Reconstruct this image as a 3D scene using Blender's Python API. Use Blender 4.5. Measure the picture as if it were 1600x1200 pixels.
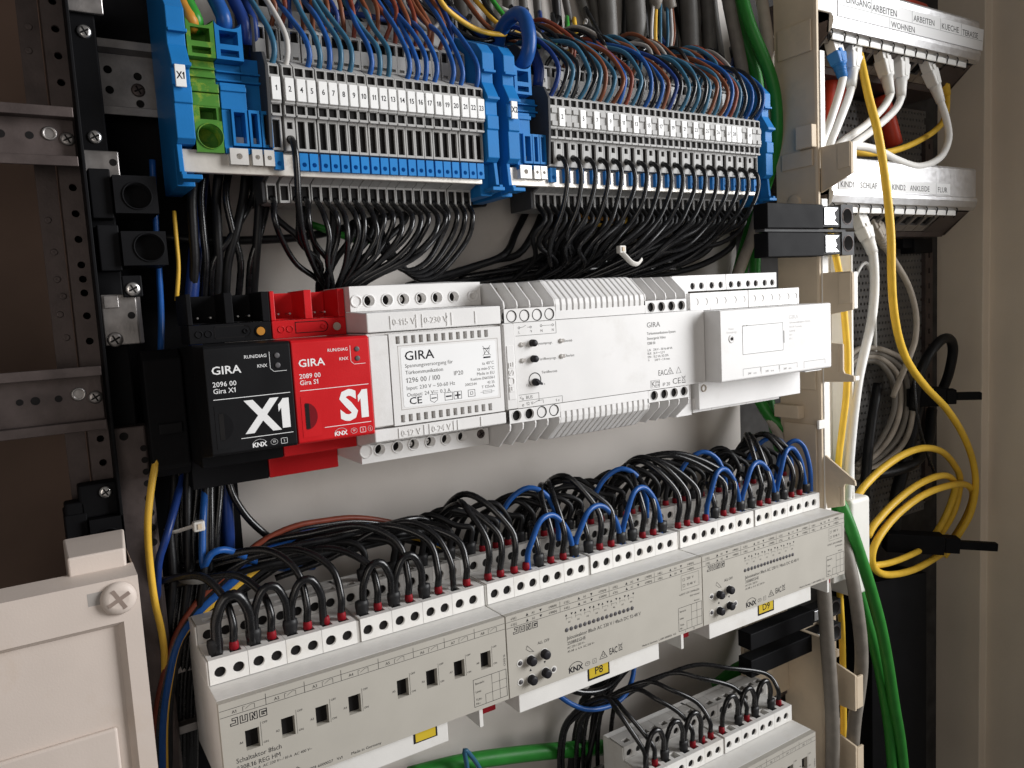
import bpy, math, random
from mathutils import Vector, Matrix
random.seed(7)
S = 0.001                      # everything below is written in millimetres
for o in list(bpy.data.objects): bpy.data.objects.remove(o, do_unlink=True)
scene = bpy.context.scene
COL = scene.collection

# ---------------------------------------------------------------- camera
cam_data = bpy.data.cameras.new('camera')
cam = bpy.data.objects.new('camera', cam_data); COL.objects.link(cam)
cam.location = (-55.25*S, -335.55*S, 162.46*S)
cam.rotation_euler = (math.radians(84.075), math.radians(3.0896), math.radians(-32.52))
cam_data.sensor_fit = 'HORIZONTAL'; cam_data.sensor_width = 36
cam_data.lens = 1211.79/1600*36
cam_data.clip_start = 0.01; cam_data.clip_end = 20
scene.camera = cam

# ---------------------------------------------------------------- light
world = bpy.data.worlds.new('World'); scene.world = world; world.use_nodes = True
wb = world.node_tree.nodes['Background']
wb.inputs[0].default_value = (1.0, 0.955, 0.915, 1); wb.inputs[1].default_value = 0.12
def area(name, loc, target, size, power, color):
    l = bpy.data.lights.new(name, 'AREA'); l.shape = 'RECTANGLE'
    l.size, l.size_y = size; l.energy = power; l.color = color
    o = bpy.data.objects.new(name, l); COL.objects.link(o)
    o.location = Vector(loc)*S
    o.rotation_euler = (Vector(target)*S-o.location).to_track_quat('-Z', 'Y').to_euler()
    return o
wl = area('window_light', (1210, -720, 480), (315, 0, 205), (0.7, 0.95), 5.0, (0.985, 0.99, 1.0)); wl.data.spread = math.radians(64)
rl = area('fill_light', (-300, -900, 160), (330, 100, 140), (0.6, 0.5), 0.3, (1.0, 0.92, 0.84)); rl.data.spread = math.radians(60)  # added weak fill from the camera side, not a lamp in the room
vs = scene.view_settings
vs.view_transform = 'Standard'; vs.look = 'None'; vs.exposure = 0; vs.gamma = 1; vs.use_curve_mapping = False

# ---------------------------------------------------------------- materials
MATS = {}
def mat(name, col, rough=.45, metal=0.0, var=.06, scale=60, bump=.05, bscale=900, spec=.25, dirt=None, coat=0):
    if name in MATS: return MATS[name]
    m = bpy.data.materials.new(name); m.use_nodes = True; MATS[name] = m
    nt = m.node_tree; b = nt.nodes['Principled BSDF']; N = nt.nodes.new; L = nt.links.new
    b.inputs['Roughness'].default_value = rough; b.inputs['Metallic'].default_value = metal
    b.inputs['Specular IOR Level'].default_value = spec
    tc = N('ShaderNodeTexCoord')
    oi = N('ShaderNodeObjectInfo')
    off = N('ShaderNodeVectorMath'); off.operation = 'ADD'
    cmb = N('ShaderNodeCombineXYZ'); L(oi.outputs['Random'], cmb.inputs[0]); L(oi.outputs['Random'], cmb.inputs[2])
    L(tc.outputs['Object'], off.inputs[0]); L(cmb.outputs[0], off.inputs[1])
    n = N('ShaderNodeTexNoise'); n.inputs['Scale'].default_value = scale; n.inputs['Detail'].default_value = 6
    L(off.outputs[0], n.inputs['Vector'])
    r = N('ShaderNodeValToRGB'); e = r.color_ramp.elements
    lo = [max(0, c*(1-var*1.6)) for c in col]; hi = [min(1, c*(1+var)) for c in col]
    e[0].position = .3; e[0].color = (*lo, 1); e[1].position = .7; e[1].color = (*hi, 1)
    L(n.outputs['Fac'], r.inputs[0]); out = r.outputs[0]
    if dirt:
        n2 = N('ShaderNodeTexNoise'); n2.inputs['Scale'].default_value = dirt[1]; n2.inputs['Detail'].default_value = 9
        n2.inputs['Roughness'].default_value = .7
        L(off.outputs[0], n2.inputs['Vector'])
        r2 = N('ShaderNodeValToRGB'); r2.color_ramp.elements[0].position = .54; r2.color_ramp.elements[1].position = .72
        L(n2.outputs['Fac'], r2.inputs[0])
        mx = N('ShaderNodeMixRGB'); L(r2.outputs[0], mx.inputs[0]); L(out, mx.inputs[1]); mx.inputs[2].default_value = (*dirt[0], 1)
        out = mx.outputs[0]
    L(out, b.inputs['Base Color'])
    nr = N('ShaderNodeMapRange'); nr.inputs[3].default_value = max(.05, rough-.1); nr.inputs[4].default_value = min(1, rough+.12)
    L(n.outputs['Fac'], nr.inputs[0]); L(nr.outputs[0], b.inputs['Roughness'])
    if bump:
        nb = N('ShaderNodeTexNoise'); nb.inputs['Scale'].default_value = bscale; nb.inputs['Detail'].default_value = 3
        L(tc.outputs['Object'], nb.inputs['Vector'])
        bp = N('ShaderNodeBump'); bp.inputs['Strength'].default_value = bump; bp.inputs['Distance'].default_value = .0004
        L(nb.outputs['Fac'], bp.inputs['Height']); L(bp.outputs[0], b.inputs['Normal'])
    if coat: b.inputs['Coat Weight'].default_value = coat
    return m
M = {}
def dm(key, *a, **k): M[key] = mat(key, *a, **k)
dm('gira_white', (.745, .735, .725), .42, var=.025, bump=.12, bscale=1500, dirt=((.66, .645, .625), 25))
dm('gira_recess_grey', (.40, .37, .345), .55, var=.04)  # recess backs of the white modules, their shade put into a grey
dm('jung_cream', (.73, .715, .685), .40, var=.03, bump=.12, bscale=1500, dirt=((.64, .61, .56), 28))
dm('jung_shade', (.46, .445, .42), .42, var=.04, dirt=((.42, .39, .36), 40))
dm('jung_plate', (.46, .435, .385), .45, var=.02, bump=.06, bscale=1800)
dm('grey_clamp', (.34, .335, .325), .5, var=.05)
dm('black_plastic', (.007, .007, .008), .6, var=.15, spec=.08)
dm('black_plate', (.007, .007, .008), .5, var=.1, bump=.08, bscale=1600, spec=.13)
dm('dark_hole', (.010, .009, .009), .7, var=.2, spec=.15)
dm('red_plastic', (.56, .008, .012), .40, var=.05, bump=.12, bscale=1500)
dm('print_black', (.02, .02, .024), .85, var=.02, bump=0, spec=.1)
dm('print_grey', (.16, .158, .155), .85, var=.02, bump=0, spec=.1)
dm('print_pale', (.58, .57, .56), .5, var=.02, bump=0)
dm('print_white', (.82, .82, .82), .5, var=.02, bump=0)
dm('label_white', (.84, .84, .84), .5, var=.01, bump=0, spec=.35)
dm('tag_white', (.84, .84, .83), .45, var=.03, bump=.03)
dm('terminal_grey', (.40, .395, .385), .5, var=.06, bump=.08)
dm('terminal_dark', (.05, .05, .052), .6, var=.1, spec=.25)
dm('block_blue', (.014, .17, .46), .45, var=.06, bump=.1, bscale=1400, spec=.15)
dm('slide_blue', (.016, .20, .54), .45, var=.05, spec=.15)
dm('pe_green', (.07, .22, .03), .4, var=.15, dirt=((.36, .40, .035), 110))
dm('busbar', (.70, .66, .60), .36, .35, var=.08, bump=.12, bscale=500, dirt=((.42, .37, .31), 60))
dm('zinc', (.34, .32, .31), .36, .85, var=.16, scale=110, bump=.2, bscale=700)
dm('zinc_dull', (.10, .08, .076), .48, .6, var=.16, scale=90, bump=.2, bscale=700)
dm('steel', (.72, .70, .68), .25, .95, var=.1, scale=200)
dm('alu', (.62, .62, .63), .36, .95, var=.04, scale=300, bump=.15, bscale=900)
dm('pale_metal', (.62, .60, .57), .42, .3, var=.05)
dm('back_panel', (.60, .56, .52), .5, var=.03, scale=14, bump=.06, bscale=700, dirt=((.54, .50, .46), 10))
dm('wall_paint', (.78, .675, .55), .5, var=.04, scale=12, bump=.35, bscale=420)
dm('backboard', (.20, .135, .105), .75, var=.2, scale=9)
dm('mesh_plate', (.15, .145, .14), .45, .3, var=.08)
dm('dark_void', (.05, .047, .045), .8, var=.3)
dm('duct_cream', (.62, .51, .375), .6, spec=.25, var=.04, bump=.12, bscale=900, dirt=((.50, .43, .33), 18))
dm('lit_duct_box_white', (.82, .80, .75), .42, var=.02, bump=.05)  # cream duct's brightly lit faces whitened in colour; plain white for the box
dm('cover_cream', (.64, .555, .495), .45, var=.02, bump=.09, bscale=1300, dirt=((.60, .50, .42), 20))
dm('wire_black', (.006, .006, .007), .26, spec=.5, var=.25, scale=220, bump=.05, bscale=500)
dm('wire_black_matt', (.007, .007, .008), .45, spec=.3, var=.25, scale=220, bump=.2, bscale=700)
dm('wire_blue', (.014, .080, .29), .33, var=.08, scale=160)
dm('wire_teal', (.035, .12, .20), .33, var=.08, scale=160)
dm('wire_navy', (.012, .035, .16), .35, var=.1, scale=160)
dm('wire_brown', (.17, .055, .025), .36, var=.12, scale=160)
dm('wire_rust', (.18, .04, .022), .4, var=.12, scale=160)
dm('wire_grey', (.27, .255, .24), .42, var=.08, scale=160)
dm('wire_greywhite', (.52, .50, .48), .42, var=.05, scale=160)
dm('cable_beige', (.42, .37, .31), .5, var=.08, scale=120, bump=.3, bscale=600)
dm('wire_yellow', (.70, .42, .05), .38, var=.06, scale=120)
dm('wire_orange', (.50, .22, .03), .42, var=.08, scale=120)
dm('patch_yellow', (.80, .50, .05), .40, var=.05, scale=120, bump=.15, bscale=500)
dm('patch_white', (.80, .79, .76), .40, var=.03, scale=120, bump=.08, bscale=500)
dm('wire_green', (.03, .24, .03), .38, var=.08, scale=120)
dm('cable_green', (.025, .20, .028), .40, var=.08, scale=100, bump=.1, bscale=400)
dm('cable_grey', (.20, .18, .155), .5, var=.1, scale=140, bump=.35, bscale=900)
dm('cable_dkgrey', (.10, .095, .088), .5, var=.1, scale=140, bump=.3, bscale=900)
dm('cable_red', (.50, .045, .018), .42, var=.08, scale=100)
dm('boot_red', (.21, .006, .012), .5, var=.15, spec=.15)
dm('boot_black', (.013, .013, .014), .45, var=.1)
dm('plug_blue', (.03, .18, .50), .4, var=.05)
dm('tie_white', (.66, .64, .60), .4, var=.05)
dm('sticker_yellow', (.58, .42, .03), .5, var=.05)
dm('lens_grey', (.10, .095, .10), .35, var=.1)
dm('cream_groove_shade', (.30, .235, .20), .6, var=.1)  # cover cream darkened to paint the shade in the screw's cross recess
dm('knob_black', (.016, .015, .018), .5, var=.1)

# ---------------------------------------------------------------- mesh helpers
class MB:
    def __init__(s): s.v = []; s.f = []; s.sm = []
    def quad(s, *p, sm=False):
        i = len(s.v); s.v += [tuple(q) for q in p]; s.f.append(tuple(range(i, i+len(p)))); s.sm.append(sm); return s
    def box(s, x0, x1, y0, y1, z0, z1):
        i = len(s.v)
        s.v += [(x, y, z) for x in (x0, x1) for y in (y0, y1) for z in (z0, z1)]
        for q in ((0,1,3,2),(4,6,7,5),(0,4,5,1),(2,3,7,6),(0,2,6,4),(1,5,7,3)):
            s.f.append(tuple(i+k for k in q)); s.sm.append(False)
        return s
    def prism(s, prof, x0, x1, axis='x', caps=True):
        """extrude a closed profile; axis x: profile is (y,z); axis z: (x,y); axis y: (x,z)"""
        n = len(prof); i = len(s.v)
        def P(p, t):
            return (t, p[0], p[1]) if axis == 'x' else (p[0], p[1], t) if axis == 'z' else (p[0], t, p[1])
        s.v += [P(p, x0) for p in prof]+[P(p, x1) for p in prof]
        for k in range(n):
            a, b = k, (k+1) % n
            s.f.append((i+a, i+b, i+n+b, i+n+a)); s.sm.append(False)
        if caps:
            s.f.append(tuple(i+k for k in reversed(range(n)))); s.f.append(tuple(i+n+k for k in range(n))); s.sm += [False]*2
        return s
    def cyl(s, c, d, r, h, n=16, r2=None, cap0=True, cap1=True):
        c = Vector(c); d = Vector(d).normalized(); r2 = r if r2 is None else r2
        a = d.orthogonal().normalized(); b = d.cross(a); i = len(s.v)
        for rr, t in ((r, 0), (r2, h)):
            for k in range(n):
                t0 = 2*math.pi*k/n
                s.v.append(tuple(c+d*t+(a*math.cos(t0)+b*math.sin(t0))*rr))
        for k in range(n):
            s.f.append((i+k, i+(k+1) % n, i+n+(k+1) % n, i+n+k)); s.sm.append(True)
        if cap0: s.f.append(tuple(i+k for k in reversed(range(n)))); s.sm.append(False)
        if cap1: s.f.append(tuple(i+n+k for k in range(n))); s.sm.append(False)
        return s
    def lathe(s, c, d, prof, n=20, cap=True):
        """prof: list of (radius, distance along d)"""
        c = Vector(c); d = Vector(d).normalized(); a = d.orthogonal().normalized(); b = d.cross(a); i = len(s.v); m = len(prof)
        for rr, t in prof:
            for k in range(n):
                q = 2*math.pi*k/n; s.v.append(tuple(c+d*t+(a*math.cos(q)+b*math.sin(q))*rr))
        for j in range(m-1):
            for k in range(n):
                s.f.append((i+j*n+k, i+j*n+(k+1) % n, i+(j+1)*n+(k+1) % n, i+(j+1)*n+k)); s.sm.append(True)
        if cap: s.f.append(tuple(i+(m-1)*n+k for k in range(n))); s.sm.append(False)
        return s
    def tube(s, pts, r, n=10, r_end=None, flat=1.0):
        pts = [Vector(p) for p in pts]; m = len(pts); i = len(s.v)
        t0 = (pts[1]-pts[0]).normalized(); a = t0.orthogonal().normalized()
        for j, p in enumerate(pts):
            t = (pts[min(j+1, m-1)]-pts[max(j-1, 0)]).normalized()
            a = (a-t*a.dot(t)).normalized(); b = t.cross(a)
            rr = r if r_end is None else r+(r_end-r)*j/(m-1)
            for k in range(n):
                q = 2*math.pi*k/n
                s.v.append(tuple(p+(a*math.cos(q)*flat+b*math.sin(q))*rr))
        for j in range(m-1):
            for k in range(n):
                s.f.append((i+j*n+k, i+j*n+(k+1) % n, i+(j+1)*n+(k+1) % n, i+(j+1)*n+k)); s.sm.append(True)
        s.f.append(tuple(i+k for k in reversed(range(n)))); s.f.append(tuple(i+(m-1)*n+k for k in range(n))); s.sm += [False]*2
        return s
    def cell(s, o, u, v, w, h, hole, depth, seg=16, bottom=True):
        """flat rectangle w x h at corner o (axes u,v) pierced by a recess; recess goes along u x v times depth"""
        o = Vector(o); u = Vector(u); v = Vector(v); n = u.cross(v)
        P = lambda x, y, d=0: tuple(o+u*x+v*y+n*d)
        if hole[0] == 'r':
            _, a0, a1, b0, b1 = hole
            inn = [(a0, b0), (a1, b0), (a1, b1), (a0, b1)]; out = [(0, 0), (w, 0), (w, h), (0, h)]
        else:
            _, cx, cy, r = hole
            ang = sorted([2*math.pi*k/seg for k in range(seg)]+[math.atan2(y-cy, x-cx) % (2*math.pi) for x in (0, w) for y in (0, h)])
            inn = []; out = []
            for q in ang:
                c_, s_ = math.cos(q), math.sin(q); inn.append((cx+r*c_, cy+r*s_))
                t = min([(w-cx)/c_ if c_ > 1e-9 else 1e9, -cx/c_ if c_ < -1e-9 else 1e9, (h-cy)/s_ if s_ > 1e-9 else 1e9, -cy/s_ if s_ < -1e-9 else 1e9])
                out.append((cx+t*c_, cy+t*s_))
        k = len(inn); i = len(s.v)
        s.v += [P(*p) for p in out]+[P(*p) for p in inn]+[P(*p, depth) for p in inn]
        for j in range(k):
            jj = (j+1) % k
            s.f.append((i+j, i+jj, i+k+jj, i+k+j)); s.sm.append(False)
            s.f.append((i+k+j, i+k+jj, i+2*k+jj, i+2*k+j)); s.sm.append(hole[0] == 'c')
        if bottom: s.f.append(tuple(i+2*k+j for j in range(k))); s.sm.append(False)
        return s
    def line(s, pts, w, y, closed=False):
        """ink line in the plane y (facing the room), pts in (x,z)"""
        pts = list(pts)+([pts[0]] if closed else [])
        for (x0, z0), (x1, z1) in zip(pts, pts[1:]):
            d = Vector((x1-x0, z1-z0)); l = d.length
            if l == 0: continue
            d /= l; nx, nz = -d.y*w/2, d.x*w/2; ex, ez = d.x*w/2, d.y*w/2
            s.quad((x0-ex+nx, y, z0-ez+nz), (x1+ex+nx, y, z1+ez+nz), (x1+ex-nx, y, z1+ez-nz), (x0-ex-nx, y, z0-ez-nz))
        return s
    def rect(s, x0, x1, z0, z1, y): return s.quad((x0, y, z0), (x1, y, z0), (x1, y, z1), (x0, y, z1))
    def poly(s, pts, y): return s.quad(*[(p[0], y, p[1]) for p in pts])
    def ring(s, cx, cz, r, w, y, n=24, a0=0, a1=2*math.pi, sx=1):
        pts = [(cx+sx*r*math.cos(a0+(a1-a0)*k/n), cz+r*math.sin(a0+(a1-a0)*k/n)) for k in range(n+1)]
        return s.line(pts, w, y)
    def disc(s, cx, cz, r, y, n=18): return s.poly([(cx+r*math.cos(2*math.pi*k/n), cz+r*math.sin(2*math.pi*k/n)) for k in range(n)], y)
    def text(s, t, h, x, z, y, align='L', bold=0.0, wide=1.0, rot=0, skew=0):
        vs_, fs_, wid = glyphs(t, bold); k = h
        ox = {'L': 0, 'C': -wid/2, 'R': -wid}[align]; i = len(s.v); c, sn = math.cos(rot), math.sin(rot)
        for (a, b) in vs_:
            px, pz = (a+ox)*k*wide+skew*b*k, b*k
            s.v.append((x+px*c-pz*sn, y, z+px*sn+pz*c))
        for f in fs_: s.f.append(tuple(i+q for q in f)); s.sm.append(False)
        return s
    def embossed(s, t, h, x, z, y, d=.35, **k):
        i0 = len(s.v); f0 = len(s.f); s.text(t, h, x, z, y-d, **k)
        from collections import Counter
        nf = s.f[f0:]; ec = Counter()
        for f in nf:
            for a, b in zip(f, f[1:]+f[:1]): ec[(min(a, b), max(a, b))] += 1
        n = len(s.v)-i0; s.v += [(p[0], y+.05, p[2]) for p in s.v[i0:]]
        for (a, b), c in ec.items():
            if c == 1: s.f.append((a, b, b+n, a+n)); s.sm.append(False)
        return s
    def build(s, name, m, parent=None, bevel=0, seg=2, dark=None):
        me = bpy.data.meshes.new(name)
        off = WLOC.get(parent.name, Vector((0, 0, 0))) if parent is not None else Vector((0, 0, 0))
        me.from_pydata([((a-off[0])*S, (b-off[1])*S, (c-off[2])*S) for a, b, c in s.v], [], s.f)
        if any(s.sm): me.polygons.foreach_set('use_smooth', s.sm)
        if dark:
            me.materials.append(M[m]); me.materials.append(M[dark[0]])
            for a, b_ in dark[1]:
                for q in range(a, b_): me.polygons[q].material_index = 1
        me.update()
        return link(name, me, m, parent, bevel, seg)
WLOC = {}                         # object name -> world base in mm
def link(name, me, m, parent=None, bevel=0, seg=2):
    o = bpy.data.objects.new(name, me); COL.objects.link(o)
    if m is not None and not me.materials: me.materials.append(M[m] if isinstance(m, str) else m)
    if parent is not None:
        o.parent = parent; WLOC[o.name] = WLOC.get(parent.name, Vector((0, 0, 0)))
    if bevel:
        b = o.modifiers.new('bevel', 'BEVEL'); b.width = bevel*S; b.segments = seg; b.limit_method = 'ANGLE'; b.angle_limit = math.radians(40)
    return o
_gl = {}
def raw_glyphs(t, bold):
    c = bpy.data.curves.new('t', 'FONT'); c.body = t; c.size = 1; c.resolution_u = 2; c.offset = bold; c.fill_mode = 'FRONT'
    o = bpy.data.objects.new('t', c); me = o.to_mesh()
    vv = [(v.co.x/CAP, v.co.y/CAP) for v in me.vertices]; ff = [tuple(p.vertices) for p in me.polygons]
    o.to_mesh_clear(); bpy.data.objects.remove(o); bpy.data.curves.remove(c)
    return vv, ff
def glyphs(t, bold=0.0):
    """outline text in cap-height units; the figure 1 is drawn with its flag"""
    key = (t, bold)
    if key in _gl: return _gl[key]
    hl = min(v[0] for v in raw_glyphs('H', 0)[0]); V = []; F = []; x = 0.0
    st = .085+bold*1.6
    for n, part in enumerate(t.split('1')):
        if n:
            r = x+.42; i = len(V)
            V += [(r-2*st, 0), (r, 0), (r, 1), (r-2*st*.75, 1), (r-2*st, .9), (x+.04, .80), (x+.04, .80-1.7*st), (r-2*st, .82-.9*st)]
            F.append((i, i+1, i+2, i+3, i+4, i+5, i+6, i+7)); x = r+.16
        if part:
            vv, ff = raw_glyphs(part, bold); i = len(V); V += [(a+x, b) for a, b in vv]; F += [tuple(q+i for q in f) for f in ff]
            x += advance(part, hl)
    wid = max((v[0] for v in V), default=0)
    _gl[key] = (V, F, wid); return _gl[key]
def advance(part, hl):
    """pen advance of a string: where a following H begins"""
    a = max(v[0] for v in raw_glyphs(part+'H', 0)[0]); b = max(v[0] for v in raw_glyphs('H', 0)[0]); return a-b
CAP = 1; CAP = max(v[1] for v in raw_glyphs('H', 0)[0])

def tag(o, label=None, cat=None, group=None, kind=None):
    if label: o['label'] = label
    if cat: o['category'] = cat
    if group: o['group'] = group
    if kind: o['kind'] = kind
    return o
def thing(name, label, cat, base=(0, 0, 0), group=None):
    o = bpy.data.objects.new(name, None); COL.objects.link(o); o.empty_display_size = .005
    o.location = Vector(base)*S; WLOC[o.name] = Vector(base)
    return tag(o, label, cat, group)
def copy_tree(o, shift=(0, 0, 0), parent=None):
    c = o.copy(); COL.objects.link(c)
    if parent is None: c.location = o.location+Vector(shift)*S; WLOC[c.name] = WLOC.get(o.name, Vector((0,0,0)))+Vector(shift)
    else: c.parent = parent; WLOC[c.name] = WLOC[parent.name]
    for ch in o.children: copy_tree(ch, (0, 0, 0), c)
    return c
def spline(pts, step=6):
    """Catmull-Rom through the points"""
    P = [Vector(p) for p in pts]; P = [P[0]*2-P[1]]+P+[P[-1]*2-P[-2]]; out = []
    for i in range(1, len(P)-2):
        p0, p1, p2, p3 = P[i-1:i+3]; k = max(2, min(14, int((p2-p1).length/step)+2))
        for j in range(k):
            t = j/k; t2 = t*t; t3 = t2*t
            out.append(.5*((2*p1)+(p2-p0)*t+(2*p0-5*p1+4*p2-p3)*t2+(3*p1-p0-3*p2+p3)*t3))
    out.append(P[-2]); return out
ORD = ['first','second','third','fourth','fifth','sixth','seventh','eighth','ninth','tenth','eleventh','twelfth','thirteenth','fourteenth','fifteenth','sixteenth','seventeenth','eighteenth','nineteenth','twentieth',
 'twenty-first','twenty-second','twenty-third','twenty-fourth','twenty-fifth','twenty-sixth','twenty-seventh','twenty-eighth','twenty-ninth','thirtieth','thirty-first','thirty-second','thirty-third','thirty-fourth','thirty-fifth','thirty-sixth']
_disc = {}
def dark_disc(parent, c, r, name='clamp_screw'):
    """slotted screw at the bottom of a well, near-black to darken the hole (shared mesh)"""
    key = round(r, 2)
    if key not in _disc:
        k = MB(); k.cyl((0, 0, 0), (0, -1, 0), r, .15, 14); k.box(-r*.8, r*.8, -.19, -.16, -r*.13, r*.13)
        me = bpy.data.meshes.new(name); me.from_pydata([(a*S, b*S, d*S) for a, b, d in k.v], [], k.f); me.materials.append(M['dark_hole']); _disc[key] = me
    o = bpy.data.objects.new(name, _disc[key]); COL.objects.link(o); o.parent = parent
    o.location = (Vector(c)-WLOC.get(parent.name, Vector((0, 0, 0))))*S; return o
def screw_head(parent, c, r, m='steel', name='screw', drive='dark_hole', d=(0, -1, 0), h=1.2):
    """pan head with a crossed recess"""
    k = MB(); k.lathe(c, d, [(r*1.0, 0), (r, h*.35), (r*.86, h*.8), (r*.55, h), (r*.52, h)], 20)
    s_ = k.build(name, m, parent)
    g = MB(); cx, cy, cz = c; y = cy-h-.03
    a = math.radians(28)
    for q in (a, a+math.pi/2):
        g.line([(cx-r*.55*math.cos(q), cz-r*.55*math.sin(q)), (cx+r*.55*math.cos(q), cz+r*.55*math.sin(q))], r*.24, y-.01*(q > 1))
    g.build('drive_recess', drive, s_)
    return s_
X_, Y_, Z_ = (1, 0, 0), (0, 1, 0), (0, 0, 1)
def fcell(mb, x0, x1, z0, z1, y, hole, depth, **k):          # face towards the room with a recess
    h = ('r', hole[1]-x0, hole[2]-x0, hole[3]-z0, hole[4]-z0) if hole[0] == 'r' else ('c', hole[1]-x0, hole[2]-z0, hole[3])
    return mb.cell((x0, y, z0), X_, Z_, x1-x0, z1-z0, h, -depth, **k)
def tcell(mb, x0, x1, y0, y1, z, hole, depth, **k):          # face towards the ceiling with a recess
    h = ('r', hole[1]-x0, hole[2]-x0, hole[3]-y0, hole[4]-y0) if hole[0] == 'r' else ('c', hole[1]-x0, hole[2]-y0, hole[3])
    return mb.cell((x0, y0, z), X_, Y_, x1-x0, y1-y0, h, -depth, **k)
def wall_with(mb, x0, x1, z0, z1, y, holes, depth):
    """front face x0..x1, z0..z1 holding a row of recesses (sorted by x)"""
    ctr = [(h[1]+h[2])/2 if h[0] == 'r' else h[1] for h in holes]
    cuts = [x0]+[(a+b)/2 for a, b in zip(ctr, ctr[1:])]+[x1]
    for h, a, b in zip(holes, cuts, cuts[1:]): fcell(mb, a, b, z0, z1, y, h, depth)
    return mb
def struct(mb, name, m, bevel=0): return tag(mb.build(name, m, None, bevel), kind='structure')

# cabinet shell
b = MB(); b.quad((-22, 106, -420), (446, 106, -420), (446, 106, 560), (-22, 106, 560)); struct(b, 'cabinet_back_panel', 'back_panel')
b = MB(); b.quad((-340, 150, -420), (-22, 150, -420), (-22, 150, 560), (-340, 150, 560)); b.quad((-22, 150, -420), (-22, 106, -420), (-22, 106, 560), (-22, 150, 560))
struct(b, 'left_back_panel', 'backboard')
b = MB(); b.prism([(746, 104), (746, 62), (755, 60.5), (755, -120), (775, -120), (775, 110), (746, 110)], -420, 560, 'z'); struct(b, 'cabinet_side_wall', 'wall_paint', .8)
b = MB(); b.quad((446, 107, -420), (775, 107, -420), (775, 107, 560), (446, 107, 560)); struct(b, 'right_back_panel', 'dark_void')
# perforated plate behind the patch panels: staggered slots
b = MB(); px, pz = 5.2, 6.4; rows = 62; z = -70
for r_ in range(rows):
    z = -70+r_*pz; off = px/2*(r_ % 2); n = 38
    for c in range(n):
        x = 512+off+c*px
        k = 8; cx, cz = x+px/2, z+pz/2
        b.cell((x, 100, z), X_, Z_, px, pz, ('c', px/2, pz/2, 1.55), -1.2, seg=6, bottom=False)
struct(b, 'perforated_back_plate', 'mesh_plate')
# punched upright right of the plate
b = MB()
for k in range(24):
    z0 = -60+k*15; fcell(b, 707, 716, z0, z0+15, 96, ('r', 710, 713, z0+5, z0+10), 1.5)
b.box(716, 718, 96, 106, -60, 300); b.box(705, 707, 96, 106, -60, 300)
tag(b.build('punched_upright', 'zinc_dull'), 'narrow grey upright with a column of small square holes beside the side wall', 'upright')

# ---------------------------------------------------------------- din rails
def din_rail(zc, y, x0, x1, label, holes=()):
    t = thing('din_rail', label, 'rail', (x0, y, zc), 'mounting rails of the cabinet')
    m = MB(); prof = [(0, 17.5), (0, 13.5), (6.5, 12.5), (6.5, -12.5), (0, -13.5), (0, -17.5), (1.2, -17.5), (1.2, -14.4), (7.7, -13.6), (7.7, 13.6), (1.2, 14.4), (1.2, 17.5)]
    m.prism([(y+a, zc+c) for a, c in prof], x0, x1); m.build('rail_profile', 'zinc', t, .3)
    return t
r1 = din_rail(280, 86, -14, 425, 'topmost steel mounting rail carrying the two terminal strips')
h = MB()
for (x, z) in ((-6, 285), (-6, 275.5), (7, 283), (7, 270)): h.cyl((x, 92.4, z), (0, -1, 0), 1.9, .1, 14)
h.build('punched_hole', 'dark_hole', r1); screw_head(r1, (6.6, 92.3, 276.4), 3.2, 'zinc_dull', h=1.0)
din_rail(129.5, 62, -8, 425, 'steel mounting rail behind the white and red door-intercom modules')
din_rail(-22.5, 64, -8, 440, 'steel mounting rail behind the three cream actuators')
din_rail(-174, 64, 236, 470, 'lowest steel mounting rail behind the partly cropped actuator')

# ---------------------------------------------------------------- left edge: punched strips, cross rails, black post
def strip(name, label, x0, x1, y, zs, m, hx, r, z0=-60, z1=420, grp='punched upright strips'):
    t = thing(name, label, 'strip', (x0, y, z0), grp); k = MB()
    zz = sorted(zs); cuts = [z0]+[(a+b_)/2 for a, b_ in zip(zz, zz[1:])]+[z1]
    for z_, a, b_ in zip(zz, cuts, cuts[1:]): fcell(k, x0, x1, a, b_, y, ('c', hx, z_, r), 2.2, seg=14, bottom=False)
    k.quad((x0, y, z0), (x0, y+14, z0), (x0, y+14, z1), (x0, y, z1)); k.quad((x1, y, z0), (x1, y+14, z0), (x1, y+14, z1), (x1, y, z1))
    k.build('punched_web', m, t); MB().box(x0+.4, x1-.4, y+9, y+10, z0, z1).build('hole_backing', 'dark_hole', t); return t  # black strip added behind the holes to make them read dark
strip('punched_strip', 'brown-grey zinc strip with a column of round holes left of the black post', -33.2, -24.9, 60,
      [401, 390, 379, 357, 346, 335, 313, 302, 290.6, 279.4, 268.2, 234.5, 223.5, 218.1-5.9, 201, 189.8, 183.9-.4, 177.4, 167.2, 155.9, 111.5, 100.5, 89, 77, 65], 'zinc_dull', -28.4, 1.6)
t = thing('inner_strip', 'dim inner zinc strip with shallow dimples at the far left', 'strip', (-42, 66, -60))
k = MB(); k.box(-42, -34, 66, 68, -60, 420); k.build('strip_web', 'zinc_dull', t)
for z_ in (210, 196, 184, 176.5, 168.5, 158, 292, 282, 250): 
    MB().lathe((-38+(z_ % 3)-1, 66, z_), (0, -1, 0), [(1.5, 0), (1.45, .25), (1.1, .35), (.2, .15)], 14).build('dimple', 'zinc_dull', t)
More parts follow.
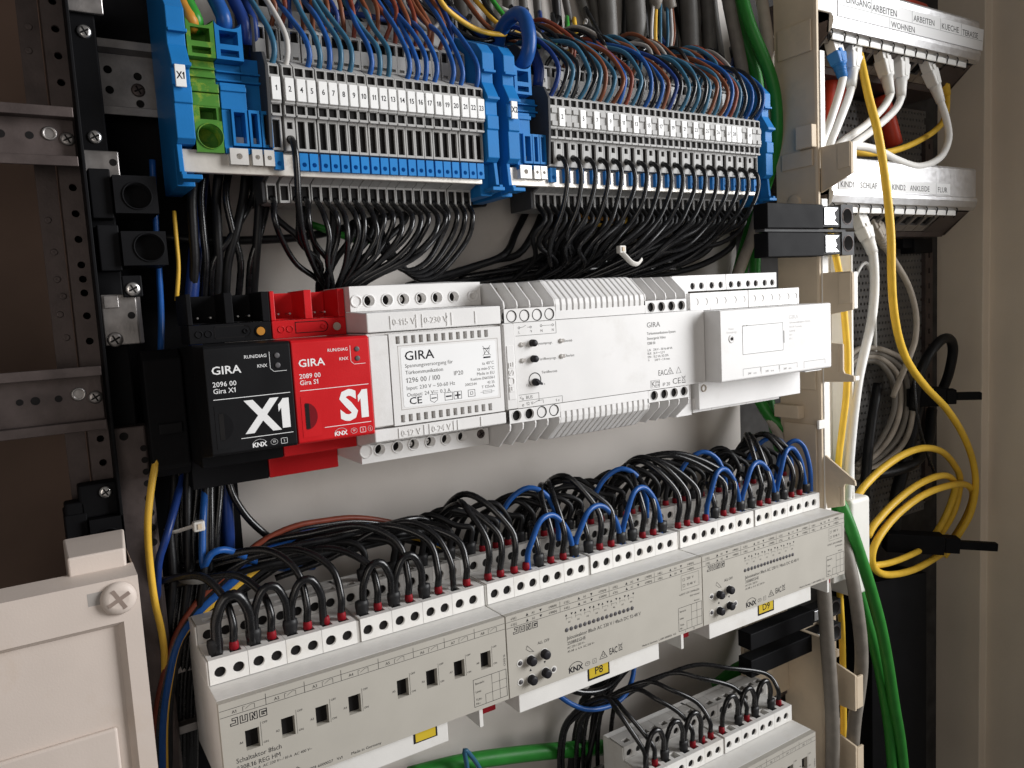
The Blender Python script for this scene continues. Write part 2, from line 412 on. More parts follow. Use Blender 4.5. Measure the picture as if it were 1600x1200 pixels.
def cross_rail(label, zt, zb, xs, screwx):
    t = thing('cross_rail', label, 'rail', (-200, 48, zb), 'horizontal zinc rails at the left edge'); k = MB()
    k.prism([(52, zt), (52, zb), (46, zb), (46, zb-4.2), (47.2, zb-4.2), (47.2, zb-1), (53.4, zb-1), (53.4, zt+1), (47.2, zt+1), (47.2, zt+4.2), (46, zt+4.2), (46, zt)], -200, -26.2)
    k.build('rail_profile', 'zinc_dull', t, .25); zm = (zt+zb)/2
    g = MB()
    for x, r in xs: g.cyl((x, 51.93, zm+.8), (0, -1, 0), r, .02, 16)
    g.build('punched_hole', 'dark_hole', t)
    MB().lathe((-35.5, 52, zm+2), (0, -1, 0), [(3.0, 0), (2.9, .5), (2.3, .9), (1.9, .2)], 20).build('oval_punching', 'zinc', t)
    screw_head(t, (screwx, 52, zm), 2.9, 'zinc'); return t
cross_rail('upper horizontal zinc rail at the left edge, level with terminal tag X1', 250.5, 234.5, [(-42.8, 1.6), (-53, 1.7)], -29)
cross_rail('lower horizontal zinc rail at the left edge, level with the black module', 141, 121.5, [(-43.2, 1.5), (-51.8, 1.8), (-57.5, 1.4)], -29.2)
t = thing('black_post', 'black vertical post with cross-head screws beside the left terminal strip', 'post', (-24, 60, -60))
MB().box(-24.6, -12.5, 62, 100, -60, 430).build('post_body', 'black_plastic', t, .8)
MB().box(-24.9, -23.6, 46, 62, 70, 430).build('post_lip', 'black_plastic', t, .3)
MB().box(-22, 38, 100.4, 103, -200, 430).build('black_backing_sheet', 'black_plastic', t)  # last box: added black sheet that darkens the left of the back panel
for (x, z_) in ((-17.3, 291.5), (-17.5, 246.2)): screw_head(t, (x, 62, z_), 3.0, 'steel')
for z_, h_ in ((304, 10), (232, 8)):
    t2 = thing('rail_tab', 'bright zinc tab on the black post ' + ('at the top edge of the picture' if z_ > 280 else 'below its lower screw'), 'bracket', (-20, 60, z_))
    MB().box(-23, -9, 59.4, 61.6, z_-h_/2, z_+h_/2+4).build('tab_plate', 'zinc', t2, .5)
    MB().cyl((-11.5, 59.35, z_+3), (0, -1, 0), 1.6, .02, 14).build('punched_hole', 'dark_hole', t2)
# black plastic holders with a round socket
def holder(label, x0, x1, y, z0, z1, rx, rz, rr):
    t = thing('cable_holder', label, 'holder', (x0, y, z0), 'black plastic holders at the left'); k = MB()
    fcell(k, x0, x1, z0, z1, y, ('c', rx, rz, rr), 7, seg=24)
    k.quad((x0, y, z0), (x1, y, z0), (x1, y+26, z0), (x0, y+26, z0)); k.quad((x0, y, z1), (x1, y, z1), (x1, y+26, z1), (x0, y+26, z1))
    k.quad((x0, y, z0), (x0, y+26, z0), (x0, y+26, z1), (x0, y, z1)); k.quad((x1, y, z0), (x1, y+26, z0), (x1, y+26, z1), (x1, y, z1))
    k.build('holder_body', 'black_plastic', t)
    MB().lathe((rx, y, rz), (0, -1, 0), [(rr+.7, 0), (rr+.6, .5), (rr+.1, .5), (rr, -.2)], 28, cap=False).build('socket_rim', 'black_plastic', t)
    q = MB(); q.box(x0-9, x0-.4, y+3, y+24, z0-2, z1+3); q.build('arm', 'black_plastic', t, .5)
    return t
holder('black holder with round socket, upper of the pair below tag X1', -13.5, 4.2, 50, 211.5, 228, -4.2, 219.2, 5.6)
holder('black holder with round socket, lower of the pair below tag X1', -12.4, 6, 50, 188.5, 203.6, -1.3, 196.5, 6.0)
h3 = holder('black holder with round socket resting on the cream cover', -37.2, -23.7, 46, 60.5, 78, -30.3, 68.2, 4.6)
MB().box(-45.8, -37.6, 50, 60, 64, 86).build('side_arm', 'black_plastic', h3, 1); MB().box(-40, -24.6, 50, 60, 78.2, 93).build('mount', 'black_plastic', h3, 1); screw_head(h3, (-29.4, 50, 88.8), 2.7, 'steel')
t = thing('zinc_bracket', 'crumpled bright zinc bracket with two screws left of the black module', 'bracket', (-23, 52, 153))
MB().prism([(-23, 52), (-8.8, 52), (-6.6, 56), (-6.6, 60), (-8.2, 60), (-10, 54), (-23, 54)], 153.5, 176, 'z').build('bracket_plate', 'zinc', t, .5)
MB().box(-22, -16, 51.2, 51.9, 170, 175.5).build('raised_pad', 'zinc', t, .3)
MB().cyl((-11.3, 51.95, 166.4), (0, -1, 0), 1.6, .03, 14).build('punched_hole', 'dark_hole', t)
MB().box(-14, -6, 49, 51.9, 174.5, 184).build('black_seat', 'black_plastic', t, .5)
screw_head(t, (-10, 49, 178), 3.1, 'steel'); screw_head(t, (-19, 51.9, 156), 3.3, 'zinc')
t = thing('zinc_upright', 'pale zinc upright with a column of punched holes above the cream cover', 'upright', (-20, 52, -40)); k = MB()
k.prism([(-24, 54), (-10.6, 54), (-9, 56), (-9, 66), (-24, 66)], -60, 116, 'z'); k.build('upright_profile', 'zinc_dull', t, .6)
g = MB(); g.cyl((-19.4, 53.95, 112), (0, -1, 0), 1.9, .03, 16)
for z_ in (105.5, 100, 94.5, 89, 82, 75, 68, 61): g.cyl((-11.8, 53.95, z_), (0, -1, 0), 1.5 if z_ > 88 else 1.8, .03, 14)
g.build('punched_hole', 'dark_hole', t)

# ---------------------------------------------------------------- cream cover, lower left
t = thing('contact_cover', 'cream plastic cover with recessed panel and one cross-head screw, lower left corner', 'cover', (-70, -18, -60))
yc = -18; k = MB()
x0, x1, z0, z1 = -130, -26.4, -60, 68.6
rx1, rz1, rd = -32.6, 52, 3.0           # recessed field
# frame around the recess with sloped walls
k.quad((x0, yc, rz1), (x1, yc, rz1), (x1, yc, z1), (x0, yc, z1)); k.quad((rx1, yc, z0), (x1, yc, z0), (x1, yc, rz1), (rx1, yc, rz1))
k.quad((x0, yc, rz1), (rx1, yc, rz1), (rx1-2.2, yc+rd, rz1-2.2), (x0, yc+rd, rz1-2.2)); k.quad((rx1, yc, rz1), (rx1, yc, z0), (rx1-2.2, yc+rd, z0), (rx1-2.2, yc+rd, rz1-2.2))
k.quad((x0, yc+rd, z0), (rx1-2.2, yc+rd, z0), (rx1-2.2, yc+rd, rz1-2.2), (x0, yc+rd, rz1-2.2))
k.quad((x1, yc, z0), (x1+.6, yc+45, z0), (x1+.6, yc+45, z1), (x1, yc, z1))
k.quad((x0, yc, z1), (x1, yc, z1), (x1, yc+14, z1+1.2), (x0, yc+14, z1+1.2))
k.build('cover_shell', 'cover_cream', t)
k = MB(); k.prism([(-48.3, -6), (-28.8, -6), (-25.8, 26), (-48.3, 26)], 60, 76.6, 'z'); k.build('raised_box', 'cover_cream', t, .8, 3)
k = MB(); k.prism([(-130, yc+3.0), (-38.6, yc+3.0), (-38.6, yc+1.1), (-130, yc+1.1)], -60, 11.5, 'z'); k.build('lower_field', 'cover_cream', t, 1.0, 3)
MB().rect(-43.6, -36, 60.4, 65.2, yc-.04).build('slot', 'gira_recess_grey', t)
screw_head(t, (-33.6, yc-.2, 61.4), 6.2, 'cover_cream', 'cover_screw', 'cream_groove_shade', h=2.4)
# ================================================================ row 1: terminal strips
# one grey block is 5.1 wide, built at x = 0..5.1 and shifted
def block_body(kind):
    k = MB(); w = 4.95; m = .5; dark = []
    def fr(z0, z1, y, hole, d=6):
        if hole: fcell(k, 0, w, z0, z1, y, hole, d)
        else: k.rect(0, w, z0, z1, y)
    if kind == 'pocket': fr(241.4, 257, 43, ('r', m+.2, w-m-.2, 242.6, 255.6), 7)
    else:
        fr(250.8, 257, 43, ('r', 1.1, w-1.1, 251.6, 254.8), 6); fr(241.4, 250.8, 43, ('c', w/2, 246.6, 2.15), 7)
    fr(257.6, 262.6, 41, ('r', m, w-m, 258.2, 262.2), 6)
    fr(262.6, 275, 39.6, None); fr(275.2, 280, 40.4, ('r', m, w-m, 275.8, 279.6), 8)
    prof = [(43, 241.4), (43, 257), (41, 257), (41, 262.6), (39.6, 262.6), (39.6, 275), (40.4, 275.2), (40.4, 280), (47, 284.5), (58, 286.5), (58, 303.5), (66, 309), (72, 318), (84, 322), (84, 219), (60, 219), (60, 228.4), (49, 232), (49, 241.4)]
    n = len(prof)
    skip = {(0, 1), (2, 3), (4, 5), (6, 7)}
    for a in range(n):
        b_ = (a+1) % n
        if (a, b_) in skip or a in (9,) or a == 15: continue   # open faces are filled by the pierced cells
        k.quad((0, *prof[a]), (w, *prof[a]), (w, *prof[b_]), (0, *prof[b_]))
    fcell(k, 0, w, 286.5, 296.5, 58, ('r', 1.0, w-1.0, 289, 290.5), 2); fcell(k, 0, w, 296.5, 303.5, 58, ('r', m, w-m, 297.4, 302.8), 7)
    fcell(k, 0, w, 219, 228.4, 60, ('r', m, w-m, 220.2, 227.4), 8)
    k.quad(*[(0, *p) for p in prof]); k.quad(*[(w, *p) for p in prof])
    # little ledges
    k.box(.25, w-.25, 40.2, 41.2, 262.2, 263.4); k.box(.25, w-.25, 40.1, 43.1, 256.8, 257.8)
    f0 = len(k.f)  # near-black sheets added inside the openings to darken them
    if kind == 'pocket': k.rect(m+.22, w-m-.22, 242.7, 255.5, 44.6)
    else: k.rect(1.12, w-1.12, 251.7, 254.7, 44.4)
    for z0, z1, y in ((258.3, 262.1, 42), (275.9, 279.5, 41.6), (297.5, 302.7, 60), (220.3, 227.3, 61)): k.rect(m+.02, w-m-.02, z0, z1, y)
    return k, ('dark_hole', [(f0, len(k.f))])
proto = {}
def terminal_block(x, kind, tagtxt, tab, label, grp):
    if kind not in proto:
        t = thing('terminal_block', 'proto', 'terminal block', (0, 0, 0)); kb0, dk = block_body(kind); kb0.build('block_body', 'terminal_grey', t, dark=dk); proto[kind] = t; first = True
        o = t
    else:
        o = copy_tree_body(proto[kind])
    o.location = Vector((x, 0, 0))*S; WLOC[o.name] = Vector((x, 0, 0)); tag(o, label, 'terminal block', grp)
    for c in o.children: WLOC[c.name] = WLOC[o.name]
    if tagtxt is not None:
        p = MB().box(x+.35, x+4.6, 38.3, 39.5, 263.7, 274.2).build('number_tag', 'tag_white', o, .15, 1)
        if tagtxt: MB().text(tagtxt, 2.5, x+2.5, 267.9, 38.26, 'C', bold=.015, wide=.82).build('number', 'print_black', p)
    else:
        k = MB(); k.box(x+.5, x+4.45, 38.6, 39.5, 263.8, 266.6); k.box(x+.5, x+4.45, 38.6, 39.5, 271, 273.8); k.build('tag_holder', 'terminal_grey', o, .15, 1)
    if tab:
        k = MB(); fcell(k, x+.35, x+4.6, 232.2, 240.4, 42.6, ('c', x+2.5, 235, 1.15), 2, seg=12); 
        k.quad((x+.35, 42.6, 232.2), (x+.35, 48, 232.2), (x+.35, 48, 240.4), (x+.35, 42.6, 240.4)); k.quad((x+4.6, 42.6, 232.2), (x+4.6, 48, 232.2), (x+4.6, 48, 240.4), (x+4.6, 42.6, 240.4))
        k.quad((x+.35, 42.6, 240.4), (x+4.6, 42.6, 240.4), (x+4.6, 48, 240.4), (x+.35, 48, 240.4)); k.quad((x+.35, 42.6, 232.2), (x+4.6, 42.6, 232.2), (x+4.6, 48, 232.2), (x+.35, 48, 232.2))
        k.build('neutral_slide', 'slide_blue', o)
    return o
def copy_tree_body(p):
    o = p.copy(); COL.objects.link(o)
    for ch in p.children:
        if ch.name.startswith('block_body'):
            c = ch.copy(); COL.objects.link(c); c.parent = o
    return o
T1 = [1, 2]+list(range(4, 24))
X1S = [58.5, 65.0, 70.6, 75.6, 81.3, 86.4, 91.6, 96.9, 102.1, 107.6, 112.8, 117.9, 123.1, 128.4, 133.5, 138.8, 144.2, 149.2, 154.4, 160.1, 165.1, 170.1]
for n_, xc in zip(T1, X1S):
    terminal_block(xc-2.5, 'wired' if n_ == 2 else 'pocket', str(n_), n_ != 2,
                   'grey terminal block tagged %d, %s from the left on the left strip' % (n_, ORD[T1.index(n_)]), 'grey blocks of the left terminal strip')
TG2 = {1: '2', 4: '5', 6: '7', 8: '9', 10: '11', 12: '13', 14: '15', 16: '17', 18: '19', 20: '21', 22: '23', 24: '25', 26: '26', 28: '27', 29: '28', 30: '', 32: '31'}
X2S = []
for k_ in range(35):
    xc = 219.6+5.19*k_; X2S.append(xc)
    w_ = k_ % 2 == 1
    terminal_block(xc-2.5, 'wired' if w_ else 'pocket', TG2.get(k_), not w_,
                   'grey terminal block, %s from the left on the right strip' % ORD[k_], 'grey blocks of the right terminal strip')
# dark end plates
def end_plate(x, label):
    t = thing('end_plate', label, 'end plate', (x, 40, 222))
    MB().prism([(40.5, 242), (38.5, 262), (38, 279), (42, 286), (56, 290), (56, 306), (70, 318), (84, 320), (84, 219), (60.5, 219), (60.5, 229), (49.6, 232), (49.6, 242)], x, x+1.6).build('plate', 'terminal_dark', t, .2)
end_plate(53.9, 'dark grey end plate left of terminal tag 1'); end_plate(214.9, 'dark grey end plate left of the right grey blocks')
# bus bars
def busbar(x0, x1, label):
    t = thing('neutral_busbar', label, 'busbar', (x0, 45, 229), 'neutral busbars'); MB().box(x0, x1, 45.2, 48.4, 229.7, 240.0).build('bar', 'busbar', t, .4)
busbar(15.2, 172.2, 'long scratched pale busbar under the left terminal strip'); busbar(189, 398.5, 'long pale busbar under the right terminal strip')
# blue end brackets
def end_bracket(x, w, label, txt=None, foot=1):
    t = thing('end_bracket', label, 'end bracket', (x, 40, 222), 'blue end brackets of the terminal strips')
    k = MB(); k.prism([(42.5, 241.5), (39.5, 243.5), (39.5, 258.4), (38.5, 258.8), (38.5, 266), (39.8, 266.4), (39.8, 273.4), (37.6, 274.2), (37.2, 276), (42.5, 284.5), (42.5, 290), (40.5, 290.6), (40.5, 300), (46, 306), (84, 322), (84, 224), (50, 224), (50, 241)], x, x+w)
    k.build('bracket_body', 'block_blue', t, .35)
    k = MB(); k.prism([(49.5, 241.5), (43, 241.5), (41.5, 229), (37.8, 228.6), (37.8, 226.2), (49.5, 224.5)], x+(w-2.2 if foot < 0 else 0), x+(w if foot < 0 else 2.2)); k.build('lever', 'block_blue', t, .3)
    MB().box(x+(.2 if foot > 0 else .6), x+w+1.0, 37.4, 47, 225.4, 227.4).build('foot', 'block_blue', t, .3)
    MB().box(x+.1, x+w+.5, 37.0, 39.6, 274.4, 275.9).build('ledge', 'block_blue', t, .2)
    MB().box(x+.3, x+w+.5, 39.6, 42.2, 289.6, 291).build('upper_ledge', 'block_blue', t, .2)
    if txt:
        p = MB().box(x+1.0, x+w-2.4, 36.2, 37.4, 264.8, 274.3).build('name_tag', 'tag_white', t, .15, 1)
        MB().text(txt, 3.0, x+w/2-.7, 268.2, 36.15, 'C', bold=.02, wide=.75).build('name', 'print_black', p)
    return t
end_bracket(13.0, 7.8, 'blue end bracket with white tag X1 at the far left', 'X1')
end_bracket(173.6, 7.4, 'blue end bracket right of terminal tag 23', None, -1)
end_bracket(187.4, 7.4, 'blue end bracket with white tag X2 between the strips', 'X2')
end_bracket(403.4, 7.2, 'bright blue end bracket closing the right terminal strip', None, -1)
# big feed-in terminals (yellow-green and blue)
def feed_head(k, x0, x1):
    w = x1-x0
    fcell(k, x0, x1, 280.6, 286.2, 42.6, ('r', x0+1.9, x1-1.9, 282, 285), 5); fcell(k, x0, x1, 286.2, 294.4, 42.6, ('r', x0+1.9, x1-1.9, 287.4, 293.4), 9)
    # cradle-shaped upper edge
    n = 10; arc = [(x0+w*(.5+.5*math.cos(math.pi*(1-q/n))), 297.4-3.0*math.sin(math.pi*q/n)) for q in range(n+1)]
    for a, b_ in zip(arc, arc[1:]):
        k.quad((a[0], 42.6, 294.4), (b_[0], 42.6, 294.4), (b_[0], 42.6, b_[1]), (a[0], 42.6, a[1])); k.quad((a[0], 42.6, a[1]), (b_[0], 42.6, b_[1]), (b_[0], 60, b_[1]+3), (a[0], 60, a[1]+3))
    for x in (x0, x1): k.quad((x, 42.6, 280.6), (x, 42.6, 297.4), (x, 60, 300), (x, 60, 280.6))
    k.quad((x0, 42.6, 280.6), (x1, 42.6, 280.6), (x1, 60, 280.6), (x0, 60, 280.6))
t = thing('earth_terminal', 'large yellow-green earth terminal with a wide round socket', 'terminal', (21.2, 42, 222))
k = MB(); feed_head(k, 21.4, 33.4); k.build('upper_clamp', 'pe_green', t)
k = MB(); fcell(k, 21.4, 33.4, 238.4, 252.6, 42.2, ('c', 27.8, 245.6, 5.4), 12, seg=28); fcell(k, 21.4, 33.4, 252.6, 259, 43, ('r', 24.2, 31.5, 253.2, 258.4), 8)
k.quad((21.4, 42.2, 238.4), (33.4, 42.2, 238.4), (33.4, 60, 238.4), (21.4, 60, 238.4)); k.quad((33.4, 42.2, 238.4), (33.4, 60, 238.4), (33.4, 60, 259), (33.4, 42.2, 259)); k.build('lower_clamp', 'pe_green', t)
k = MB(); k.box(21.4, 33.4, 43.6, 60, 259.2, 265); k.box(21.4, 33.4, 42.8, 60, 265.3, 269.2); k.box(21.4, 33.4, 48, 60, 269.3, 280.5); k.build('middle_ribs', 'pe_green', t, .25)
k = MB(); k.box(21.5, 33.3, 46.5, 48, 272.8, 273.8); k.box(21.5, 33.3, 46.5, 48, 276.5, 277.3); k.build('rib', 'pe_green', t)
MB().lathe((27.8, 42.15, 245.6), (0, -1, 0), [(5.9, 0), (5.8, .5), (5.4, .5), (5.35, -.3)], 28, cap=False).build('socket_rim', 'pe_green', t)
t = thing('blue_feed_terminal', 'large blue feed terminal beside the yellow-green one', 'terminal', (34, 42, 222), 'large blue feed terminals')
k = MB(); feed_head(k, 33.8, 45.8); k.build('upper_clamp', 'block_blue', t)
k = MB(); k.box(34, 45.6, 43.4, 60, 258.6, 270.4); k.box(34, 45.6, 42.4, 44, 266.6, 268.8); k.box(34, 45.6, 50, 60, 270.5, 280.5); k.box(34, 60, 47.4, 50, 272.2, 273.2); k.box(34, 60, 47.4, 50, 276.2, 277); k.box(45.8, 55, 50, 60, 258.6, 284); k.build('middle_ribs', 'block_blue', t, .25)
def blue_pocket(t, x0, x1, z0=242, z1=258.6, y=41.8):
    k = MB(); fcell(k, x0, x1, z0, z1, y, ('r', x0+1.1, x1-1.0, z0+1.2, z1-1.4), 9); k.quad((x0, y, z0), (x0, y+18, z0), (x0, y+18, z1), (x0, y, z1)); k.quad((x1, y, z0), (x1, y+18, z0), (x1, y+18, z1), (x1, y, z1)); k.quad((x0, y, z1), (x1, y, z1), (x1, y+18, z1), (x0, y+18, z1)); k.quad((x0, y, z0), (x1, y, z0), (x1, y+18, z0), (x0, y+18, z0))
    k.build('clamp_pocket', 'block_blue', t); MB().box(x0+1.3, x1-1.2, y+4.5, y+7, z0+1.4, z0+5).build('clamp_plate', 'pale_metal', t, .3)
def busbar_clamp(t, x0, x1):
    k = MB(); fcell(k, x0, x1, 233.4, 240.8, 41.6, ('c', (x0+x1)/2, 237.2, min(1.4, (x1-x0)*.23)), 2, seg=14); k.quad((x0, 41.6, 233.4), (x0, 48, 233.4), (x0, 48, 240.8), (x0, 41.6, 240.8)); k.quad((x1, 41.6, 233.4), (x1, 48, 233.4), (x1, 48, 240.8), (x1, 41.6, 240.8)); k.quad((x0, 41.6, 240.8), (x1, 41.6, 240.8), (x1, 48, 240.8), (x0, 48, 240.8)); k.build('busbar_clamp', 'pale_metal', t)
MB().box(33.9, 37.6, 43.4, 60, 240.9, 258.3).build('lower_body', 'block_blue', t, .2)
blue_pocket(t, 37.8, 44.9); MB().box(34, 45.2, 42.6, 48, 238.6, 241.2).build('foot_strip', 'block_blue', t, .2); busbar_clamp(t, 35.6, 43.9)
for x0, lb in ((45.4, 'slim blue feed terminal left of terminal tag 1, nearer the large blue one'), (51.0, 'slim blue feed terminal directly left of terminal tag 1')):
    t = thing('slim_feed_terminal', lb, 'terminal', (x0, 42, 230), 'slim blue feed terminals')
    blue_pocket(t, x0+.2, x0+5.2); MB().box(x0, x0+5.4, 42.6, 48, 238.9, 241.3).build('foot_strip', 'block_blue', t, .2); busbar_clamp(t, x0+.3, x0+5.0)
t = thing('blue_feed_terminal', 'large blue feed terminal beside white tag X2', 'terminal', (195, 42, 222), 'large blue feed terminals')
k = MB(); feed_head(k, 195.6, 207); k.build('upper_clamp', 'block_blue', t)
k = MB(); k.box(195.4, 205, 43.4, 60, 258.6, 270.4); k.box(195.4, 205.4, 42.4, 44, 266.6, 268.8); k.box(195.4, 214, 50, 60, 270.5, 280.5); k.box(195.4, 214, 47.4, 50, 272.2, 273.2); k.box(195.4, 214, 47.4, 50, 276.2, 277); k.build('middle_ribs', 'block_blue', t, .25)
MB().box(195.4, 198.8, 43.4, 60, 241, 258.3).build('lower_body', 'block_blue', t, .2)
blue_pocket(t, 199, 204.9); MB().box(195.4, 205, 42.6, 48, 238.6, 241.2).build('foot_strip', 'block_blue', t, .2); busbar_clamp(t, 195.8, 203.6)
for x0, lb in ((205.2, 'slim blue feed terminal right of tag X2, nearer the large blue one'), (210.1, 'slim blue feed terminal right of tag X2, nearer the grey blocks')):
    t = thing('slim_feed_terminal', lb, 'terminal', (x0, 42, 230), 'slim blue feed terminals')
    blue_pocket(t, x0+.1, x0+4.6); MB().box(x0, x0+4.7, 42.6, 48, 238.9, 241.3).build('foot_strip', 'block_blue', t, .2); busbar_clamp(t, x0+.2, x0+4.4)
# ================================================================ row 2: modules
def knx_logo(k, x, z, h, y, w=.3):
    k.text('KNX', h, x, z, y, 'L', bold=.035, wide=1.05); wd = glyphs('KNX', .035)[2]*h*1.05
    k.ring(x+wd*.5, z-h*.15, wd*.56, w, y, 16, math.radians(45), math.radians(150))
def weee(k, x, z, h, y, w=.16):
    k.line([(x-h*.3, z+h*.75), (x-h*.2, z+h*.2), (x+h*.2, z+h*.2), (x+h*.3, z+h*.75)], w, y, True); k.line([(x-h*.38, z+h*.78), (x+h*.38, z+h*.78)], w, y)
    k.line([(x-h*.4, z+h), (x+h*.4, z+.12*h)], w, y-.005); k.line([(x+h*.4, z+h), (x-h*.4, z+.12*h)], w, y-.01); k.rect(x-h*.38, x+h*.38, z-h*.12, z+h*.02, y)
def knx_module(x0, m, pm, big, num, nm, label, extra):
    x1 = x0+35.7; yF = -2.4
    t = thing('knx_module', label, 'module', (x0, 20, 82))
    k = MB(); k.prism([(22, 152), (22, 97.4), (51, 97.4), (51, 82.8), (60, 82.8), (60, 150)], x0+.15, x1); k.build('base', m, t, .4)
    k = MB(); k.prism([(yF+.9, 106.2), (yF, 107), (yF, 150.6), (yF+1.2, 151.6), (21.9, 151.8), (21.9, 102.2), (yF+6, 105.4)], x0+.1, x1); cover = k.build('front_cover', m if m == 'red_plastic' else 'black_plate', t, .5, 3)
    # connector bays, open at the top and front
    k = MB(); k.box(x0+.2, x1, 24.5, 44, 152.1, 160.4)
    for a, b_ in ((x0+.2, x0+2.2), (x0+16, x0+19.6), (x1-3.4, x1)): k.box(a, b_, 24.5, 50, 160.5, 174)
    k.box(x0+2.3, x1-3.5, 44, 50, 160.5, 173.4); k.box(x0+2.3, x1-3.5, 31, 44, 160.5, 161.2); k.build('connector_housing', m, t, .3)
    k = MB()
    for x in (x0+6, x0+11.5, x0+23.5, x0+28.5): k.cyl((x, 40, 163.4), (0, -1, 0), .45, 7, 8)
    k.build('contact_pin', 'steel', t)
    # slider strip and round screw
    k = MB(); n = 14
    out = [(x0+11+ (0), 154.2), (x0+24, 154.2)]+[(x0+24+2.5*math.sin(math.pi*q/n), 156.7-2.5*math.cos(math.pi*q/n)) for q in range(n+1)]+[(x0+11, 159.2)]
    k.line([out[-1], out[0]]+out[1:]+[out[-1]], .35, 24.4); k.build('slider_outline', 'dark_hole', t)
    MB().lathe((x0+24.2, 24.4, 156.7), (0, -1, 0), [(1.2, 0), (1.1, .4), (.7, .4), (.6, 0)], 16).build('slider_pin', m, t)
    k = MB()
    for x in (x0+4.3, x0+8.3): k.lathe((x, 24.45, 156.3), (0, -1, 0), [(1.7, 0), (1.6, .3), (1.25, .3), (1.2, 0)], 18)
    k.build('round_boss', m, t)
    MB().lathe((x0+30.8, 24.45, 156.2), (0, -1, 0), [(2.7, 0), (2.5, .35), (2.2, .35), (2.1, -.2)], 20).build('screw_well', m, t)
    MB().cyl((x0+30.8, 24.2, 156.2), (0, -1, 0), 1.9, .45, 16).build('programming_button', 'wire_orange' if m != 'red_plastic' else 'cable_beige', t)
    # half-moon grip in the lower left of the cover
    p = 'red_plastic' if m == 'red_plastic' else 'black_plate'; n = 16; cx, cz, r = x0+4.2, 118.2, 6.0
    k = MB(); k.rect(x0+2.4, x0+10.9, 109, 127, yF-.12); k.build('latch_field', p, cover)
    MB().poly([(cx, cz+r)]+[(cx+r*.86*math.sin(math.pi*q/n), cz+r*math.cos(math.pi*q/n)) for q in range(n+1)], yF-.18).build('grip_recess', 'boot_red' if m == 'red_plastic' else 'black_plastic', cover)
    MB().rect(cx-.3, cx+1.6, cz-r*.92, cz+r*.92, yF-.22).build('grip_slot', 'dark_hole', cover)
    k = MB(); y = yF-.06
    k.text('GIRA', 3.2, x0+2.6, 140.0, y, bold=.012, wide=1.12); k.build('brand_lettering', 'print_white', cover)
    k = MB(); k.text(num, 2.0, x0+2.6, 134.9, y, bold=.004); k.text(nm, 2.0, x0+2.6, 132.1, y, bold=.004)
    k.text('RUN/DIAG', 1.35, x0+25.4, 145.6, y, 'R', bold=.003); k.text('KNX', 1.35, x0+25.4, 141.4, y, 'R', bold=.003)
    k.line([(x0+26.6, 147.6), (x0+26.6, 140.6), (x0+28, 139.2), (x0+33.4, 139.2)], .18, y)
    k.line([(x0+2.6, 129.6), (x0+34, 129.6)], .26, y); k.line([(x0+12.3, 112.3), (x0+34, 112.3)], .26, y); k.build('printed_text', 'print_white', cover)
    k = MB(); k.text(big, 12.8, x0+33.2, 114.6, y, 'R', bold=.035, wide=.96); k.build('large_lettering', 'print_white', cover)
    k = MB(); knx_logo(k, x0+16.4, 107.9, 1.8, y, .22)
    k.ring(x0+25.6, 109.1, 1.2, .17, y, sx=1.25); k.text('TP', .85, x0+25.6, 108.7, y, 'C')
    k.line([(x0+28.6, 107.9), (x0+31.2, 107.9), (x0+31.2, 110.2), (x0+28.6, 110.2)], .17, y, True); k.text('S', .95, x0+29.9, 108.6, y, 'C')
    if extra: k.ring(x0+33.4, 109.1, 1.25, .17, y, sx=.8); k.line([(x0+33.4, 108.5), (x0+33.4, 109.7)], .17, y)
    k.build('approval_marks', 'print_white', cover)
    for z in (145.9, 141.7): MB().lathe((x0+29.8, yF-.05, z), (0, -1, 0), [(1.2, 0), (1.15, .25), (.9, .35), (.3, .4)], 16).build('status_lamp', 'lens_grey', cover)
    return t
knx_module(7.1, 'black_plastic', None, 'X1', '2096 00', 'Gira X1', 'glossy black module with large white letters X1', False)
knx_module(43.1, 'red_plastic', None, 'S1', '2089 00', 'Gira S1', 'red module with large white letters S1', True)
t = thing('rail_end_block', 'dark plastic end block left of the black X1 module', 'end block', (-6, 20, 95))
MB().prism([(48, 92), (44, 96), (44, 146), (50, 150), (58, 150), (58, 92)], -10, 6.4).build('block', 'black_plastic', t, .8)
MB().box(-6, 4, 42.4, 43.9, 112, 117).build('latch', 'black_plate', t, .4)

